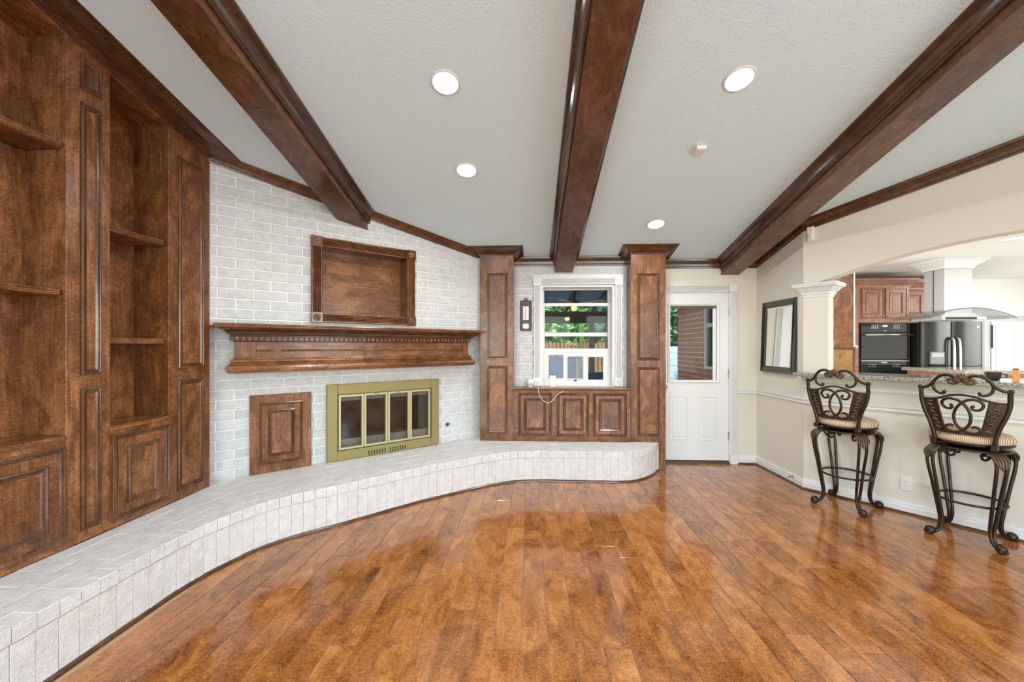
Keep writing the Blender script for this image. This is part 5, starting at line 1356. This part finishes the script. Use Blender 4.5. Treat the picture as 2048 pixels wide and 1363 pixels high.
for k in range(9): MB().box(-0.9, 1.4, -0.012, 0.012, 0.02 + k * 0.162, 0.175 + k * 0.162).build('board', pale_blue, pb, 0.004)
for x in (-0.92, 1.42): MB().box(x - 0.04, x + 0.04, -0.03, 0.03, 0, 1.55).build('post', pale_blue, pb)

def tree(label, x, y, h, rx, mat, n, seed, trunk=True):
    rg = random.Random(seed)
    t = thing('leafy_tree', label, 'tree', (x, y, -0.1), 0, 'trees behind the fences')
    MB().tube(crom([(0, 0, 0), (0.05, 0.02, h * 0.3), (-0.03, 0.05, h * 0.6), (0, 0, h * 0.8)], 4), [0.11] * 8 + [0.08, 0.07, 0.06, 0.05, 0.04], 8).build('trunk', ext_wood, t)
    V = []; F = []
    for i in range(n):
        a = rg.uniform(0, 2 * PI); q = rg.random() ** 0.5; z = rg.uniform(0.12, 1.0)
        w_ = math.sin(PI * min(1, z * 0.9 + 0.1)) ** 0.6
        c_ = Vector((rx * q * w_ * math.cos(a), rx * 0.7 * q * w_ * math.sin(a), h * z))
        u = Vector((rg.uniform(-1, 1), rg.uniform(-1, 1), rg.uniform(-1, 1))).normalized(); w2 = u.orthogonal().normalized()
        s_ = rg.uniform(0.08, 0.17); k = len(V)
        V += [c_ - u * s_, c_ + w2 * s_ * 0.45, c_ + u * s_, c_ - w2 * s_ * 0.45]; F.append((k, k + 1, k + 2, k + 3))
    MB().add(V, F).build('foliage', mat, t)
tree('bright green tree behind the picket fence, left of the posts', 0.3, 14.4, 4.8, 1.7, leaves, 9000, 1)
tree('blue green tree behind the picket fence at the right of the posts', 4.0, 14.8, 4.8, 1.7, leaves2, 9000, 2)
tree('sunlit green tree seen left of the brick wall through the door', 6.6, 13.4, 4.6, 1.5, leaves, 9000, 3)
tree('dark green tree at the far left behind the patio', -3.2, 15.0, 5.0, 1.9, leaves2, 5000, 4)
hg = thing('tall_hedge', 'tall dense green hedge behind the trees and fences', 'hedge', (2.0, 18.0, -0.1))
rg = random.Random(9); V = []; F = []
for i in range(16000):
    c_ = Vector((rg.uniform(-9, 11), rg.gauss(0, 0.35), rg.uniform(0, 4.6 + 0.5 * math.sin(i))))
    u = Vector((rg.uniform(-1, 1), rg.uniform(-0.6, 0.6), rg.uniform(-1, 1))).normalized(); w2 = u.orthogonal().normalized()
    s_ = rg.uniform(0.12, 0.24); k = len(V)
    V += [c_ - u * s_, c_ + w2 * s_ * 0.5, c_ + u * s_, c_ - w2 * s_ * 0.5]; F.append((k, k + 1, k + 2, k + 3))
MB().add(V, F).build('foliage', leaves, hg)
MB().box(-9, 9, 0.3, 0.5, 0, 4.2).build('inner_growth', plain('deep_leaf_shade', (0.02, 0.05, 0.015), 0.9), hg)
fan = thing('porch_fan', 'porch ceiling fan with an amber lamp seen through the window', 'fan', (0.775, 7.0, 2.045))
MB().ball((0, 0, 0.0), 0.055, 16, 10, 1, 1, 0.8).build('lamp_bowl', amber_lamp, fan)
MB().lathe([(0.05, 0.04), (0.09, 0.05), (0.10, 0.10), (0.06, 0.13), (0.02, 0.135), (0.02, 0.36), (0.05, 0.39)], 18).build('motor', ext_wood, fan)
for k in range(5):
    a = 2 * PI * k / 5 + 0.5
    V = [(0.12, -0.03, 0.085), (0.62, -0.07, 0.095), (0.62, 0.07, 0.075), (0.12, 0.03, 0.08)]
    V = [(x * math.cos(a) - y * math.sin(a), x * math.sin(a) + y * math.cos(a), z) for x, y, z in V]
    MB().add(V + [(x, y, z + 0.008) for x, y, z in V], [(3, 2, 1, 0), (4, 5, 6, 7), (0, 1, 5, 4), (1, 2, 6, 5), (2, 3, 7, 6), (3, 0, 4, 7)]).build('blade', plain('tan_fan_blade', (0.42, 0.33, 0.20), 0.5), fan)
pl_ = thing('porch_lantern', 'small amber lantern hanging from the patio beam', 'lantern', (0.80, 8.6, 1.97))
MB().ball((0, 0, 0), 0.05, 14, 10, 1, 1, 0.7).build('globe', amber_lamp, pl_)
MB().tube([(0, 0, 0.03), (0, 0, 0.24)], 0.008, 6).build('stem', blackm, pl_)
gr = thing('covered_grill', 'lilac covered grill on the patio seen through the left pet flap', 'grill', (0.49, 7.0, -0.06))
MB().loft(R4(-0.26, 0.26, 0.06, 1.24), [(0, -0.25), (0.03, -0.28), (0.05, -0.28)]).box(-0.26, 0.26, -0.25, 0.25, 0.06, 1.24).build('cover', lilac_cover, gr, 0.03, 2)
MB().box(0.10, 0.14, -0.30, -0.275, 0.75, 1.16).build('strap', ext_fence, gr)
for sx in (-1, 1):
    for sy in (-1, 1): MB().box(sx * 0.22 - 0.02, sx * 0.22 + 0.02, sy * 0.2 - 0.02, sy * 0.2 + 0.02, 0, 0.08).build('leg', blackm, gr)
lg_ = thing('covered_lounger', 'navy covered patio chair seen through the right pet flap', 'chair', (1.28, 6.9, -0.06))
MB().prism([(-0.36, 0.02), (0.42, 0.02), (0.44, 1.16), (0.30, 1.22), (0.18, 1.02), (0.06, 0.98), (-0.34, 0.96)], -0.3, 0.3).build('cover', blue_cover, lg_, 0.02, 2)
